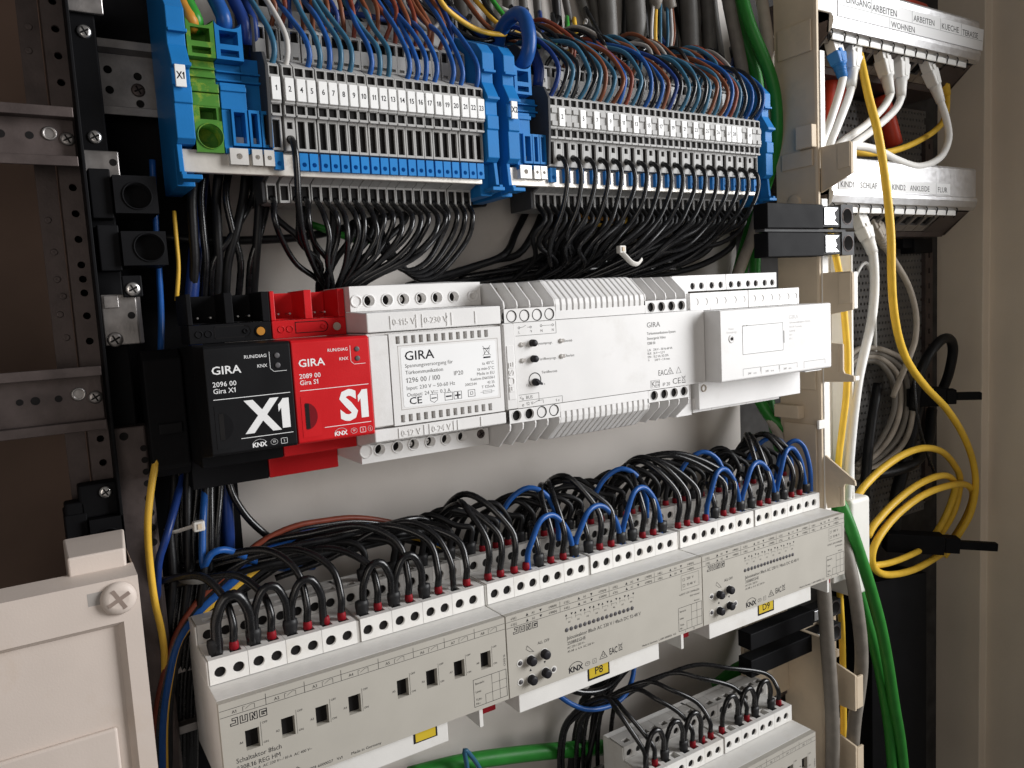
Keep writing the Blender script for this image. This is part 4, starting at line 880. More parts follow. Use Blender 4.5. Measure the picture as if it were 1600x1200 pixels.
def blind_front(t, x0, z0, mark):
    p = front_plate(t, x0, z0, None); y = -.05; k = MB()
    k.line([(x0+.6, z0-3.4), (x0+143, z0-3.4)], .2, y); k.line([(x0+.6, z0-6.6), (x0+143, z0-6.6)], .2, y)
    for c in range(4):
        xb = x0+3+c*34.6
        if c: k.line([(xb-2.4, z0-.6), (xb-2.4, z0-6.6)], .16, y)
        for r in range(2):
            zz = z0-2.6-3.2*r; k.text('↓%s(L)' % ((c+1)+4*r), 1.25, xb, zz, y, wide=.9); tri(k, xb+10.6, zz+.6, .85, y); k.text('A%d' % (c+1+4*r), 1.2, xb+13.6, zz, y); tri(k, xb+19.4, zz+.6, .85, y, False); k.text('↓%s(N)' % ((c+1)*100), 1.25, xb+24.4, zz, y, wide=.85)
    for i in range(8):
        xx = x0+39+6.4*i; tri(k, xx, z0-9.4, .75, y); tri(k, xx+3.8, z0-9.4, .75, y, False); k.line([(xx, z0-10.6), (xx, z0-12.2)], .13, y); k.line([(xx, z0-11.3), (xx+3.8, z0-11.3), (xx+3.8, z0-12.2)], .13, y); k.text('A%d' % (i+1), 1.0, xx+1.9, z0-14.2, y, 'C')
    k.text('Jalousieaktor 8fach AC 230 V / 4fach DC 12-48 V', 2.0, x0+38.8, z0-23.6, y, wide=.92); k.text('2508REGHE', 1.9, x0+38.8, z0-26.6, y, wide=.92); k.text('AC 230 / 250 V~', 1.2, x0+38.8, z0-28.8, y); k.text('A1-A8  µ  6 A  AC 250 V~', 1.2, x0+38.8, z0-31, y)
    k.text('ALL OFF', 1.6, x0+19.4, z0-20.6, y, wide=.9); tri(k, x0+14, z0-33, .8, y); tri(k, x0+23.4, z0-31.6, .8, y, False)
    k.line([(x0+12.6, z0-19.2), (x0+14.6, z0-21.4), (x0+16.6, z0-23.6), (x0+14.2, z0-23), (x0+11.8, z0-21)], .22, y, True)
    k.line([(x0+126, z0-8), (x0+141, z0-8), (x0+141, z0-17), (x0+126, z0-17)], .15, y, True)
    for z, s_ in ((11.4, '230  V'), (15.2, '12-48  V')): k.line([(x0+127.4, z0-z-.2), (x0+129, z0-z-.2), (x0+129, z0-z+1.4), (x0+127.4, z0-z+1.4)], .16, y, True); k.text(s_, 1.5, x0+130.6, z0-z, y)
    k.text('↓(12/17: 230/ 230/0(L)(N)', 1.1, x0+141, z0-20.2, y, 'R'); k.text('(Vs1=intern)', 1.1, x0+141, z0-22.8, y, 'R'); k.text('Adresse', 1.0, x0+141, z0-26.6, y, 'R')
    address_box(k, x0, z0, y); k.text('Made in Germany  L 6001 6000026  Vs2', 1.15, x0+93, z0-43.4, y); k.text('L', 1.1, x0+128, z0-44, y); k.text('N', 1.1, x0+135, z0-44, y)
    k.build('printed_text', 'print_black', p)
    k = MB(); jung_logo(k, x0+4.5, z0-10.6, 3.2, y); k.build('brand_lettering', 'print_black', p)
    k = MB(); knx_logo(k, x0+38.9, z0-43.0, 3.0, y, .35); k.ring(x0+52.2, z0-41.2, 1.2, .2, y, sx=1.4); k.text('TP', .9, x0+52.2, z0-41.6, y, 'C'); k.line([(x0+56, z0-42.4), (x0+58.4, z0-42.4), (x0+58.4, z0-39.8), (x0+56, z0-39.8)], .2, y, True); k.text('S', 1, x0+57.2, z0-41.6, y, 'C')
    k.line([(x0+61, z0-41.4), (x0+66.4, z0-41.4), (x0+63.7, z0-37.2)], .32, y, True); k.ring(x0+63.7, z0-39.8, .9, .22, y, 10); k.text('EAC', 3.6, x0+68, z0-40.8, y, bold=.012, wide=.62); weee(k, x0+76.4, z0-40, 3.8, y, .18)
    k.build('approval_marks', 'print_black', p)
    for i in range(16): MB().lathe((x0+39.0+3.16*i, -.02, z0-17.8), (0, -1, 0), [(1.25, 0), (1.2, .15), (.9, .3), (.1, .35)], 14).build('status_lamp', 'lens_grey', p)
    for x, z in ((14.2, 27.6), (23.2, 26.6), (14.0, 38.2), (23.2, 37.2)):
        MB().lathe((x0+x, 0, z0-z), (0, -1, 0), [(2.55, 0), (2.5, 2.9), (2.2, 3.5), (1.2, 3.7), (.1, 3.7)], 24).build('push_button', 'knob_black', p); MB().cyl((x0+x, -.02, z0-z), (0, -1, 0), 2.9, .1, 24).build('button_ring', 'jung_cream', p)
    for x, z in ((7.6, 27.4), (7.4, 37.8), (29, 37.4)):
        MB().cyl((x0+x, -.02, z0-z), (0, -1, 0), 2.0, .12, 20).build('lamp_ring', 'jung_cream', p); MB().lathe((x0+x, -.1, z0-z), (0, -1, 0), [(1.3, 0), (1.2, .3), (.2, .45)], 16).build('status_lamp', 'lens_grey', p)
    return p
a1 = actuator_base(0, 0, 'cream switching actuator with eight black windows, leftmost in its row'); switch_front(a1, 0, 0)
a2 = actuator_base(144, 0, 'cream blind actuator with four black buttons, middle of its row'); blind_front(a2, 144, 0, 0)
a3 = actuator_base(288, 0, 'cream blind actuator with four black buttons, right end of its row'); blind_front(a3, 288, 0, 0)
a4 = actuator_base(252.5, -153, 'cream actuator cut off by the bottom edge of the picture'); switch_front(a4, 252.5, -153)
for t, x0, x1, s_ in ((a1, 90, 101, 'D7'), (a2, 198.6, 212.4, 'P8'), (a3, 341.8, 355.8, 'D9')):
    z_ = -52.0; k = MB(); k.rect(x0-1.1, x1+1, z_-1.1 if t is not a1 else z_+1, -45.2, 2.08); st = k.build('sticker_border', 'print_black', t)
    MB().rect(x0, x1, z_+(1.6 if t is a1 else .1), -45.2, 2.03).build('sticker', 'sticker_yellow', st)
    if t is not a1: MB().text(s_, 4.2, (x0+x1)/2, -50.4, 1.98, 'C', bold=.01).build('handwriting', 'print_black', st)
# ================================================================ right side: wire duct, holders, patch panels
t = thing('cable_duct', 'tall cream cable duct with open front and holding clips', 'duct', (444, 40, -60))
MB().prism([(442.2, 62), (442.2, 27.5), (443.2, 26), (445.4, 26), (445.4, 62)], -62, 430, 'z').build('left_wall', 'duct_cream', t, .3)
MB().box(445.6, 489, 48, 50, -60, 226).build('back_wall', 'lit_duct_box_white', t); MB().box(487, 489.4, 30, 47.8, -60, 200).build('right_wall', 'lit_duct_box_white', t, .4)
MB().box(445.6, 452.6, 25.2, 27.2, -58, 226).build('front_flange', 'lit_duct_box_white', t, .4); MB().box(445.6, 451.0, 25.2, 27.2, 262, 330).build('front_flange', 'lit_duct_box_white', t, .4); MB().box(445.6, 462, 26.4, 28.4, 358, 430).build('front_flange', 'lit_duct_box_white', t, .4)
k = MB(); k.box(452.8, 455, 27.2, 47.8, -58, 226); k.build('inner_rib', 'lit_duct_box_white', t)
for z0, z1, y1 in ((86, 120, 60), (-2, 60, 58), (250, 262, 56), (330, 352, 58)): MB().box(440.6, 442.0, 29, y1, z0, z1).build('side_boss', 'duct_cream', t, .6)
for z in (92, 226): MB().lathe((442.2, 46, z), (-1, 0, 0), [(5.5, 0), (5.3, 1.2), (4.6, 1.6), (.3, 1.7)], 20).build('round_boss', 'duct_cream', t)
MB().box(436.5, 442.0, 26.2, 40, 262.5, 278.5).build('side_tab', 'duct_cream', t, .5); MB().box(437.6, 445.2, 24, 25.9, 57.5, 64).build('side_tab', 'lit_duct_box_white', t, .4); MB().box(434.6, 442, 40, 62, 64, 74).build('side_tab', 'duct_cream', t, .5)
def clip(z0, z1, drop, y1=1.5):
    """holding clip: a tongue standing forward from the left wall, with a raised corner and a turned-in lip"""
    k = MB(); k.prism([(26.2, z0-1), (y1, z0+drop), (y1, z1-1.5), (y1+1.5, z1), (26.2, z1)], 445.8, 447.9); o = k.build('holding_clip', 'duct_cream', t, .5, 3)
    k = MB(); k.prism([(12, z0+drop+4), (y1+.6, z0+drop+5), (y1+.6, z1-1), (12, z1-1)], 445.0, 445.7); k.build('raised_field', 'duct_cream', o, .4, 2)
    MB().box(448.0, 452.5, y1, y1+2, z0+drop+.6, z1-.6).build('return_lip', 'lit_duct_box_white', o, .5)
clip(231, 262.5, 9); clip(142.0, 172.4, 3)
def clip_l(z0, z1):
    k = MB(); k.prism([(32, z0-1), (1.0, z0+1), (1.0, z0+5.2), (8.5, z0+6.6), (9.6, z0+9), (9.6, z1-1), (26.2, z1)], 445.8, 447.9); o = k.build('holding_clip', 'duct_cream', t, .5, 3)
    MB().box(445.0, 445.7, 12.4, 13.8, z0+8, z1-3).build('clip_rib', 'duct_cream', o, .3)
    MB().box(448.0, 453, 1.0, 3, z0+1.4, z0+4.8).build('return_lip', 'lit_duct_box_white', o, .4)
clip_l(92.5, 121.5)
k = MB(); k.prism([(30, 36), (26, 37), (1.0, 21), (.4, 17.2), (9, 17.6), (10, 15), (10, .5), (24, -4)], 445.8, 447.9); o = k.build('holding_clip', 'duct_cream', t, .5, 3); MB().box(445.0, 445.7, 12.4, 13.8, 1, 14).build('clip_rib', 'duct_cream', o, .3)
t = thing('white_box', 'white rounded box standing beside the foot of the cable duct', 'box', (472, 40, -80)); MB().box(480, 505.6, 27, 64, -84, -5).build('shell', 'lit_duct_box_white', t, 3.2, 4); MB().box(460, 480, 29, 50, -68, -61).build('foot', 'lit_duct_box_white', t, 1)
t = thing('lower_duct', 'shaded lower cable duct section under the right actuator', 'duct', (442, 40, -220))
MB().prism([(441.6, 62), (441.6, 28), (443, 26.5), (445.4, 26.5), (445.4, 62)], -330, -106, 'z').build('left_wall', 'duct_cream', t, .3); MB().box(390, 441.4, 58, 62, -160, -92).build('back_plate', 'duct_cream', t, .6); MB().box(445.6, 489, 48, 50, -330, -106).build('back_wall', 'duct_cream', t)
for z0, z1 in ((-157, -122), (-211, -178), (-262, -232)):
    k = MB(); k.prism([(26.4, z0), (2, z0+1), (2, z1-6), (26.4, z1)], 445.8, 448); o = k.build('holding_clip', 'duct_cream', t, .5, 2); MB().box(448.2, 456, 2, 4, z0+2, z1-8).build('return_lip', 'duct_cream', o, .4); MB().box(448.2, 456, 22, 26, z1-1, z1+5).build('clip_arm', 'duct_cream', o, .4)
# black notched holders in front of the duct
def notched(z0, z1, x0, x1, y, label):
    t = thing('notched_holder', label, 'holder', (x0, y, z0), 'black notched holders with round sockets'); k = MB()
    k.box(x0, x1-34, y, y+12, z0, z1-.5); k.build('bar', 'black_plastic', t, .6)
    k = MB(); k.box(x1-33.8, x1-14.4, y+.6, y+11, z0+1, z1-1.5); ins = k.build('insert_slot', 'black_plate', t, .3)
    a, b_, zc = x1-32.6, x1-17, (z0+z1)/2; h = (z1-z0)/2-2.6
    MB().prism([(a, zc-h), (b_, zc-h), (b_-3.6, zc-h*.55), (b_-5.2, zc-h*.62), (b_-2.6, zc-h*.1), (b_-3.8, zc+h*.1), (b_-5.2, zc+h*.62), (b_-3.6, zc+h*.55), (b_, zc+h), (a, zc+h)], y-.1, y+.5, 'y').build('metal_insert', 'alu', t, .2)
    k = MB(); fcell(k, x1-14.2, x1, z0+.4, z1, y-.2, ('c', x1-7.1, zc+.2, 5.4), 7, seg=24); k.quad((x1, y-.2, z0+.4), (x1, y+12, z0+.4), (x1, y+12, z1), (x1, y-.2, z1)); k.quad((x1-14.2, y-.2, z1), (x1, y-.2, z1), (x1, y+12, z1), (x1-14.2, y+12, z1)); k.quad((x1-14.2, y-.2, z0+.4), (x1, y-.2, z0+.4), (x1, y+12, z0+.4), (x1-14.2, y+12, z0+.4)); s_ = k.build('socket_head', 'terminal_dark', t)
    MB().lathe((x1-7.1, y-.2, zc+.2), (0, -1, 0), [(6.0, 0), (5.9, .3), (5.4, .3), (5.3, -.2)], 26, cap=False).build('socket_rim', 'zinc_dull', s_)
    return t
h1 = notched(203.2, 220.4, 372, 465, 13.5, 'black notched holder with round socket, upper one right of the strips'); notched(184, 201, 372, 466, 13.5, 'black notched holder with round socket, lower one right of the strips')
MB().lathe((457.9, 20.6, 212), (0, -1, 0), [(4.9, 0), (4.7, 1.4), (3.5, 2.2), (3.0, .6), (.3, .6)], 22).build('brass_insert', 'busbar', h1)
MB().box(372, 460, 16, 24, 201.2, 203).build('web', 'terminal_dark', h1)
notched(-99, -86, 372, 478, 36, 'black notched holder behind the grey cables, upper one below the right actuator'); notched(-120, -106, 372, 478, 36, 'black notched holder behind the grey cables, lower one below the right actuator')
t = thing('dark_housing', 'black housing in shadow at the lower right', 'housing', (600, 60, -400)); MB().prism([(560, -101), (648, -112), (648, -420), (560, -420)], 62, 98, 'y').build('shell', 'black_plastic', t, .8)
t = thing('dark_bracket', 'dark steel bracket in the gap behind the lowest actuator', 'bracket', (430, 60, -160)); MB().prism([(418, -163), (474, -156), (474, -160), (418, -167)], 60, 66, 'y').build('arm', 'zinc_dull', t, .3); MB().box(458, 474, 66, 76, -196, -160).build('plate', 'black_plastic', t, .3)

# patch panels ------------------------------------------------------
def patch_panel(zb, x0, x1, xs0, nports, label):
    """zb: z of the lower edge of the label strip"""
    t = thing('patch_bay', label, 'patch panel', (x0, 40, zb), 'aluminium patch panels')
    prof = [(36, zb+26), (35, zb+24), (35, zb+.5), (33.8, zb), (33.6, zb-3), (35.2, zb-8), (38, zb-10.6), (40, zb-10.6), (39, zb-2), (60, zb-2), (60, zb+25), (58, zb+26)]
    MB().prism(prof, x0, x1).build('profile', 'alu', t, .3)
    # sloped jack face looking down and forward
    o = Vector((0, 39.2, zb-11)); v = Vector((0, .78, -.62)).normalized(); pitch = 15.75
    for i in range(nports):
        a = xs0+pitch*i; k = MB()
        k.cell((a+.25, o.y, o.z), X_, tuple(v), pitch-.5, 25, ('r', 1.6, pitch-2.1, 8, 18), 10); j = k.build('jack', 'zinc', t)
        q = MB(); q.box(a+.9, a+pitch-.7, 36.9, 38.6, zb-15.4, zb-10.9); q.build('dust_flap', 'patch_white', j, .5)
        q = MB(); q.quad(*[tuple(Vector((a+dx, o.y, o.z))+v*dv+Vector((0, .62, .78))*.0+Vector((0, .5, .62))*3) for dx, dv in ((2, 8.2), (pitch-2.5, 8.2), (pitch-2.5, 17.8), (2, 17.8))]); q.build('contact_bed', 'dark_hole', j)
    MB().box(xs0-1, xs0+nports*pitch, 38.8, 40, zb-15.2, zb-10.8).build('slit_backing', 'dark_hole', t)  # dark strip added so the gaps between flaps read black
    for i in range(nports+1):
        k = MB(); xx = xs0+pitch*i; k.tube(spline([(xx-1.6, 36.4, zb-8.6), (xx-.4, 35.9, zb-9.6), (xx+.1, 36.2, zb-11.4), (xx-.5, 37.2, zb-14.5), (xx-2, 38.5, zb-17)], 2), .45, 6); k.build('slit_hook', 'dark_hole', t)  # dark curved strand that draws the black slit between flaps
    k = MB(); k.quad((x0+4, 62, zb-31), (x1-6, 62, zb-31), (x1-6, 100, zb-31), (x0+4, 100, zb-31)); k.quad((x0, 36, zb+25), (x0, 98, zb+25), (x0, 98, zb-31), (x0, 60, zb-30), (x0, 38, zb-11)); k.quad((x1-5, 36, zb+25), (x1-5, 98, zb+25), (x1-5, 98, zb-31), (x1-5, 60, zb-30), (x1-5, 38, zb-11)); k.quad((x0+4, 59, zb-27), (x1-6, 59, zb-27), (x1-6, 62, zb-31), (x0+4, 62, zb-31))
    k.build('tray', 'zinc_dull', t); k = MB(); k.quad((x1-42, 38.6, zb-11.6), (x1-5.5, 38.6, zb-11.6), (x1-5.5, 60, zb-28), (x1-42, 60, zb-28)); k.build('blank_field', 'zinc_dull', t)
    return t
p = patch_panel(360.5, 474, 682, 476.0, 12, 'aluminium patch panel with room labels, upper one')
k = MB(); k.prism([(480, 361.4), (686, 361.4), (688, 379.6), (480, 379.6)], 34.4, 34.9, 'y'); st = k.build('label_strip', 'label_white', p)
k = MB(); y = 34.35
k.text('EINGANG', 4.8, 521, 372.2, y, 'R', wide=1.0); k.text('ARBEITEN', 4.8, 523, 371.2, y, wide=1.05); k.text('ARBEITEN', 4.6, 579, 371.6, y, wide=1.02); k.text('KUECHE', 4.6, 620.2, 371.2, y, wide=1.05); k.text('TERASSE', 4.6, 652.8, 370.6, y, wide=1.0); k.text('WOHNEN', 4.6, 548, 362.4, y, wide=1.05)
for x in (522, 577, 618.6, 651): k.line([(x, 370), (x, 379)], .3, y)
k.line([(546, 361.6), (546, 369.2)], .25, y); k.line([(482, 369.6), (686, 369.6)], .2, y); k.build('printed_text', 'print_black', st)
p = patch_panel(228.5+5, 471.5, 678, 476.0, 11, 'aluminium patch panel with room labels, lower one')
k = MB(); k.prism([(479, 235.2), (634.6, 235.2), (634.6, 244.4), (479, 244.4)], 34.4, 34.9, 'y'); st = k.build('label_strip', 'label_white', p)
k = MB()
for s_, x, w_ in (('KIND1', 481, 1.0), ('SCHLAF', 506, 1.0), ('KIND2', 548, 1.05), ('ANKLEIDE', 573.6, 1.0), ('FLUR', 614.8, 1.05)): k.text(s_, 4.3, x, 236.9, y, wide=w_)
k.line([(612.6, 235.6), (612.6, 244)], .3, y); k.line([(503, 237), (503, 242)], .3, y); k.build('printed_text', 'print_black', st)
t = thing('plastic_bracket', 'small black plastic foot under the lower patch panel', 'bracket', (655, 80, 188)); MB().box(655, 686, 78, 92, 189, 203.5).build('block', 'black_plastic', t, .8); MB().box(640, 655.5, 80, 90, 194, 203).build('arm', 'black_plastic', t, .5)
# ================================================================ cables: paths in mm
CABLES = [
 ('patch_cable', 'long yellow patch cable hanging from the upper panel and sweeping right', 'patch_yellow', 3.1, [(520.9, 44, 340.8), (511.9, 36, 328.9), (504.4, 26, 303.8), (502.2, 18, 278.4), (503, 14, 254.2), (506.1, 12, 225.8), (510.1, 12, 197.3), (512.4, 13, 168.3), (519.7, 16, 143.6), (533.9, 20, 117.7), (557.4, 26, 96.1), (592.4, 32, 73.1), (637.8, 38, 47.2), (677.6, 44, 16.7), (703, 48, -14), (710.8, 50, -40.8), (708.4, 54, -66.6), (697.9, 60, -86.9), (685.1, 66, -106.2)], 'yellow patch cables'),
 ('patch_cable', 'yellow patch cable running down inside the white cable duct', 'patch_yellow', 2.6, [(460.1, 33, 214.4), (466, 32, 198.3), (471.2, 31, 180.1), (476.4, 31, 160.7), (480, 31, 136.1), (482.7, 31, 106.4), (480.6, 31, 76.7), (476.9, 32, 51.9), (474.4, 34, 24.2), (478.9, 38, -5.5), (482.7, 40, -48.7), (485.8, 42, -82), (488.5, 42, -126.1), (489.1, 42, -192.6), (488.1, 42, -254.3)], 'yellow patch cables'),
 ('patch_cable', 'upper yellow cable loop at the right wall', 'patch_yellow', 3.1, [(512.1, 44, -11.7), (524.4, 44, -3.1), (553, 46, 6.6), (586.7, 48, 12.9), (625.7, 52, 12.3), (662.7, 56, 2.7), (692.6, 60, -16.1), (705.9, 62, -33.8), (702.1, 66, -64.6), (675.3, 70, -92.1)], 'yellow cable loops'),
 ('patch_cable', 'middle yellow cable loop at the right wall', 'patch_yellow', 3.1, [(527.5, 44, -47.4), (536.6, 44, -39.3), (565.2, 45, -27.2), (602.7, 47, -18.3), (641.1, 50, -16.5), (671.3, 54, -22.2), (689.1, 58, -36.5), (684.5, 64, -64), (666.3, 70, -90.2)], 'yellow cable loops'),
 ('patch_cable', 'lowest yellow cable loop, curling round the white box', 'patch_yellow', 3.1, [(676.5, 62, -99.4), (618.2, 56, -100.1), (566.8, 48, -91.1), (536.7, 42, -78.9), (526.5, 40, -64.9), (534.7, 40, -50.8), (565, 42, -36.7), (607.6, 44, -27.4), (654.7, 48, -27.5), (695.9, 52, -33.5), (718, 56, -47.6), (718.1, 62, -70.8), (702.8, 70, -98.1)], 'yellow cable loops'),
 ('patch_cable', 'short yellow cable tail under the lowest loop', 'patch_yellow', 2.8, [(537.5, 46, -75.7), (570.2, 50, -81.4), (616.4, 58, -86.3), (674.3, 72, -92.4), (735.3, 90, -101.7)], 'yellow cable loops'),
 ('coiled_cable', 'innermost ring of the tied grey cable coil beside the duct', 'cable_grey', 2.6, [(567.3, 90, 87.1), (586.2, 88, 92.5), (606.4, 84, 90.9), (624.2, 82, 73.9), (629.2, 82, 50.5), (622, 84, 30), (607.9, 88, 11.5), (584.2, 92, -3.6)], 'rings of the grey cable coil'),
 ('coiled_cable', 'second ring of the tied grey cable coil beside the duct', 'cable_beige', 2.6, [(567.3, 90, 90.6), (586.2, 88, 96.7), (610, 84, 94.1), (633.4, 82, 76.6), (638.5, 82, 49.4), (631.3, 84, 25.1), (614.3, 88, 6.9), (584.2, 92, -7.2)], 'rings of the grey cable coil'),
 ('coiled_cable', 'third ring of the tied grey cable coil beside the duct', 'cable_grey', 2.6, [(567.4, 90, 92.9), (586.3, 88, 99.5), (614, 84, 96.1), (643.8, 82, 78), (649, 82, 48.2), (641.7, 84, 21.3), (621.4, 88, 3.4), (584.1, 92, -9.6)], 'rings of the grey cable coil'),
 ('coiled_cable', 'outermost ring of the tied grey cable coil beside the duct', 'cable_beige', 2.6, [(567.4, 90, 97.5), (586.3, 88, 105), (618, 84, 100.6), (654.4, 82, 81.9), (659.7, 82, 47), (652.3, 84, 14.9), (628.6, 88, -2.6), (584.1, 92, -14.4)], 'rings of the grey cable coil'),
 ('white_wire', 'thin white wire bent in a narrow loop before the perforated plate', 'patch_white', 1.6, [(549.6, 70, 149), (550.7, 70, 165.3), (560, 70, 178.1), (572.2, 72, 180.2), (585.8, 76, 169), (594.7, 80, 147.4), (605.6, 86, 94.4)], None),
 ('black_cable', 'black cable bent in a tall arch at the side wall', 'wire_black_matt', 4.6, [(647.1, 74, 43), (645.5, 70, 67.6), (654.4, 66, 91), (674.5, 64, 106.2), (690, 64, 106.4), (699.5, 66, 94.6), (702.9, 72, 71.1), (704, 80, 51.6)], None),
 ('black_cable', 'black cable hanging straight down right of the grey coil', 'wire_black_matt', 4.5, [(609.3, 86, 70.4), (596, 84, 36.4), (588.7, 84, 1.7), (586.3, 86, -46.3), (593.8, 90, -97.9)], None),
 ('black_cable', 'thick black cable slanting down behind the yellow loops', 'wire_black_matt', 6, [(684.4, 88, 62.7), (667.7, 86, 27), (650.1, 84, -7.9), (634, 84, -42.6), (632.9, 86, -86.8)], None),
 ('black_cable', 'thin black wire with a light edge hanging behind the long yellow cable', 'wire_black', 1.3, [(623.1, 60, 76.3), (623.7, 58, 47.2), (630.3, 57, 22.9), (640.8, 57, 2.3), (659.2, 60, -21.2)], None),
 ('black_cable', 'black cable curving under the upper yellow loop', 'wire_black_matt', 5, [(599.4, 84, -13.2), (627.6, 80, -13), (656.1, 78, -9.2), (685.1, 82, 6.1), (706.1, 90, 34.6)], None),
 ('red_cable', 'orange-red cable hanging behind the blue boot', 'cable_red', 7, [(533.1, 78, 349), (528.2, 76, 328.5), (517, 72, 301.1), (509.7, 70, 280.9)], 'orange-red cables'),
 ('red_cable', 'orange-red cable behind the white patch cables, middle one', 'cable_red', 6, [(556.1, 84, 333.4), (545.8, 82, 311), (533.9, 80, 286.1)], 'orange-red cables'),
 ('red_cable', 'orange-red cable behind the long yellow cable, right one', 'cable_red', 7.5, [(614.5, 86, 328.8), (620.9, 84, 312.2), (625.5, 82, 295.3), (629.4, 82, 286.6)], 'orange-red cables'),
 ('red_cable', 'orange-red cable end above the upper patch panel', 'cable_red', 6, [(615.3, 80, 425.1), (628.4, 78, 412.5), (640.8, 76, 407.2), (670.1, 80, 408.5)], 'orange-red cables'),
 ('green_cable', 'front thick green cable running the full height beside the duct', 'cable_green', 4.6, [(410.9, 70, 400.6), (412.3, 66, 377.2), (416.4, 62, 354.2), (426.2, 58, 330.8), (432.4, 56, 313.6), (434.9, 55, 295.3), (438.1, 58, 275.3), (441.6, 66, 255.7), (439.6, 74, 232.8), (432.6, 80, 204.1), (426, 84, 174.8), (424.9, 86, 139.9), (428.8, 84, 104.1), (438.3, 74, 67.9), (447.2, 60, 49.8), (454.5, 47, 32), (461.4, 34, 12.6), (469, 24, -14.2), (475.9, 18, -42.8), (485.7, 16, -70.2), (500.6, 17, -104.8), (515.6, 20, -142.5), (531.8, 24, -188.1), (544.3, 26, -227.7), (554.2, 28, -273.4)], 'green bus cables'),
 ('green_cable', 'rear green cable seen under the front one', 'cable_green', 4.4, [(412.2, 82, 405.5), (415.8, 80, 378.1), (423.9, 78, 355.7), (432.3, 76, 337.5), (440.3, 76, 319.6), (447, 80, 287.6), (452.8, 86, 239.8), (449.9, 90, 189.8), (451.8, 92, 128), (457, 86, 75.3), (447.8, 64, 26.5), (458.1, 50, 11.5), (468, 40, -2.9), (478.3, 36, -16.4)], 'green bus cables'),
 ('green_cable', 'third green cable, inner one at the lower right', 'cable_green', 4.2, [(494.6, 44, -30.8), (503.5, 40, -74.9), (511, 36, -108.4), (521.7, 34, -144), (529.2, 32, -179.3), (538.2, 32, -222.5), (543.5, 32, -271.3)], 'green bus cables'),
 ('green_cable', 'green cable slanting down behind the lowest actuator', 'cable_green', 6.5, [(471.3, 80, -67.1), (452.8, 84, -119.3), (434.5, 86, -142.6), (415.6, 90, -149.5), (394.9, 92, -157.4)], 'green bus cables'),
 ('green_cable', 'green cable crossing the lower back panel to the right', 'cable_green', 5.5, [(122.9, 92, -126.8), (158, 90, -130.7), (195.5, 88, -138.6), (236, 86, -149), (271.3, 88, -161.1)], 'green bus cables'),
 ('grey_cable', 'thick beige-grey cable hanging straight below the right actuator', 'cable_grey', 5.2, [(456.9, 46, -13.3), (445.9, 32, -38.6), (434.3, 20, -55.3), (429.9, 15, -79.9), (430.3, 14, -104.5), (432.9, 14, -130.4), (434.8, 14, -156.4), (435.1, 14, -182.1), (436.4, 16, -219.9)], 'grey sheathed cables'),
 ('grey_cable', 'thick grey cable bulging right below the right actuator', 'cable_grey', 5, [(474.9, 36, -22.5), (467.8, 24, -40.4), (462.3, 15, -58.1), (460.9, 10, -81.6), (462.4, 8, -106.7), (462.9, 8, -127.2), (460.9, 9, -147.6), (457.3, 10, -167.5), (455.2, 11, -193.2), (456.2, 12, -225.7)], 'grey sheathed cables'),
 ('grey_cable', 'grey cable branching left behind the beige one at the bottom', 'cable_grey', 5, [(480.3, 50, -132), (475.9, 52, -159), (472.3, 54, -180.9), (466.6, 60, -204), (455.9, 66, -219.9)], 'grey sheathed cables'),
 ('grey_cable', 'thick grey cable left of the green ones at the top edge', 'cable_grey', 4.8, [(413.1, 84, 406.4), (414.5, 80, 377.9), (418.3, 78, 354.9), (422.1, 77, 336.6), (424.4, 77, 322.9), (429, 82, 286.7)], 'grey sheathed cables'),
 ('grey_cable', 'beige-grey cable right of the green ones at the top edge', 'cable_beige', 4.4, [(433, 70, 404.6), (436.9, 68, 377.2), (440.7, 67, 354.5), (445, 68, 336.8), (452.5, 74, 315.6), (460.6, 84, 279.6)], 'grey sheathed cables'),
 ('grey_cable', 'beige cable crossing the green ones below the right strip', 'cable_beige', 4.2, [(430.1, 66, 236.2), (426.8, 66, 221.8), (423, 70, 203.1), (416.3, 74, 184.2), (413, 78, 165), (425.6, 84, 119.7), (438.2, 80, 77.8), (440.8, 70, 60.3), (446.6, 54, 28.2), (458.7, 46, -0.8), (479.6, 44, -33.1)], 'grey sheathed cables'),
 ('green_cable', 'green cable left of the crossing beige one', 'wire_green', 3.6, [(433.9, 74, 237.5), (430.6, 78, 213.7), (424.2, 82, 189.5), (418.6, 84, 170.1)], 'green bus cables'),
 ('grey_cable', 'dark grey sheathed cable behind the right wires, first from the left', 'cable_dkgrey', 6.2, [(303.6, 90, 389.1), (305.7, 90, 364.5), (308, 92, 344.4), (309.4, 94, 319.6)], 'grey sheathed cables'),
 ('grey_cable', 'dark grey sheathed cable behind the right wires, second from the left', 'cable_dkgrey', 7, [(328.9, 90, 393.6), (331.2, 90, 368.4), (333.7, 92, 347.9), (335.5, 94, 322.5)], 'grey sheathed cables'),
 ('grey_cable', 'dark grey sheathed cable behind the right wires, third from the left', 'cable_grey', 4.6, [(344.3, 86, 394.8), (346.8, 86, 369.5), (348.4, 86, 366.3)], 'grey sheathed cables'),
 ('grey_cable', 'dark grey sheathed cable behind the right wires, fourth from the left', 'cable_grey', 4.6, [(357.2, 86, 397.1), (359.7, 86, 371.5), (361.3, 86, 365.6)], 'grey sheathed cables'),
 ('grey_cable', 'dark grey sheathed cable behind the right wires, fifth from the left', 'cable_dkgrey', 6.5, [(380.2, 90, 402.8), (383, 90, 376.4), (386, 92, 354.9), (388.3, 94, 328.3)], 'grey sheathed cables'),
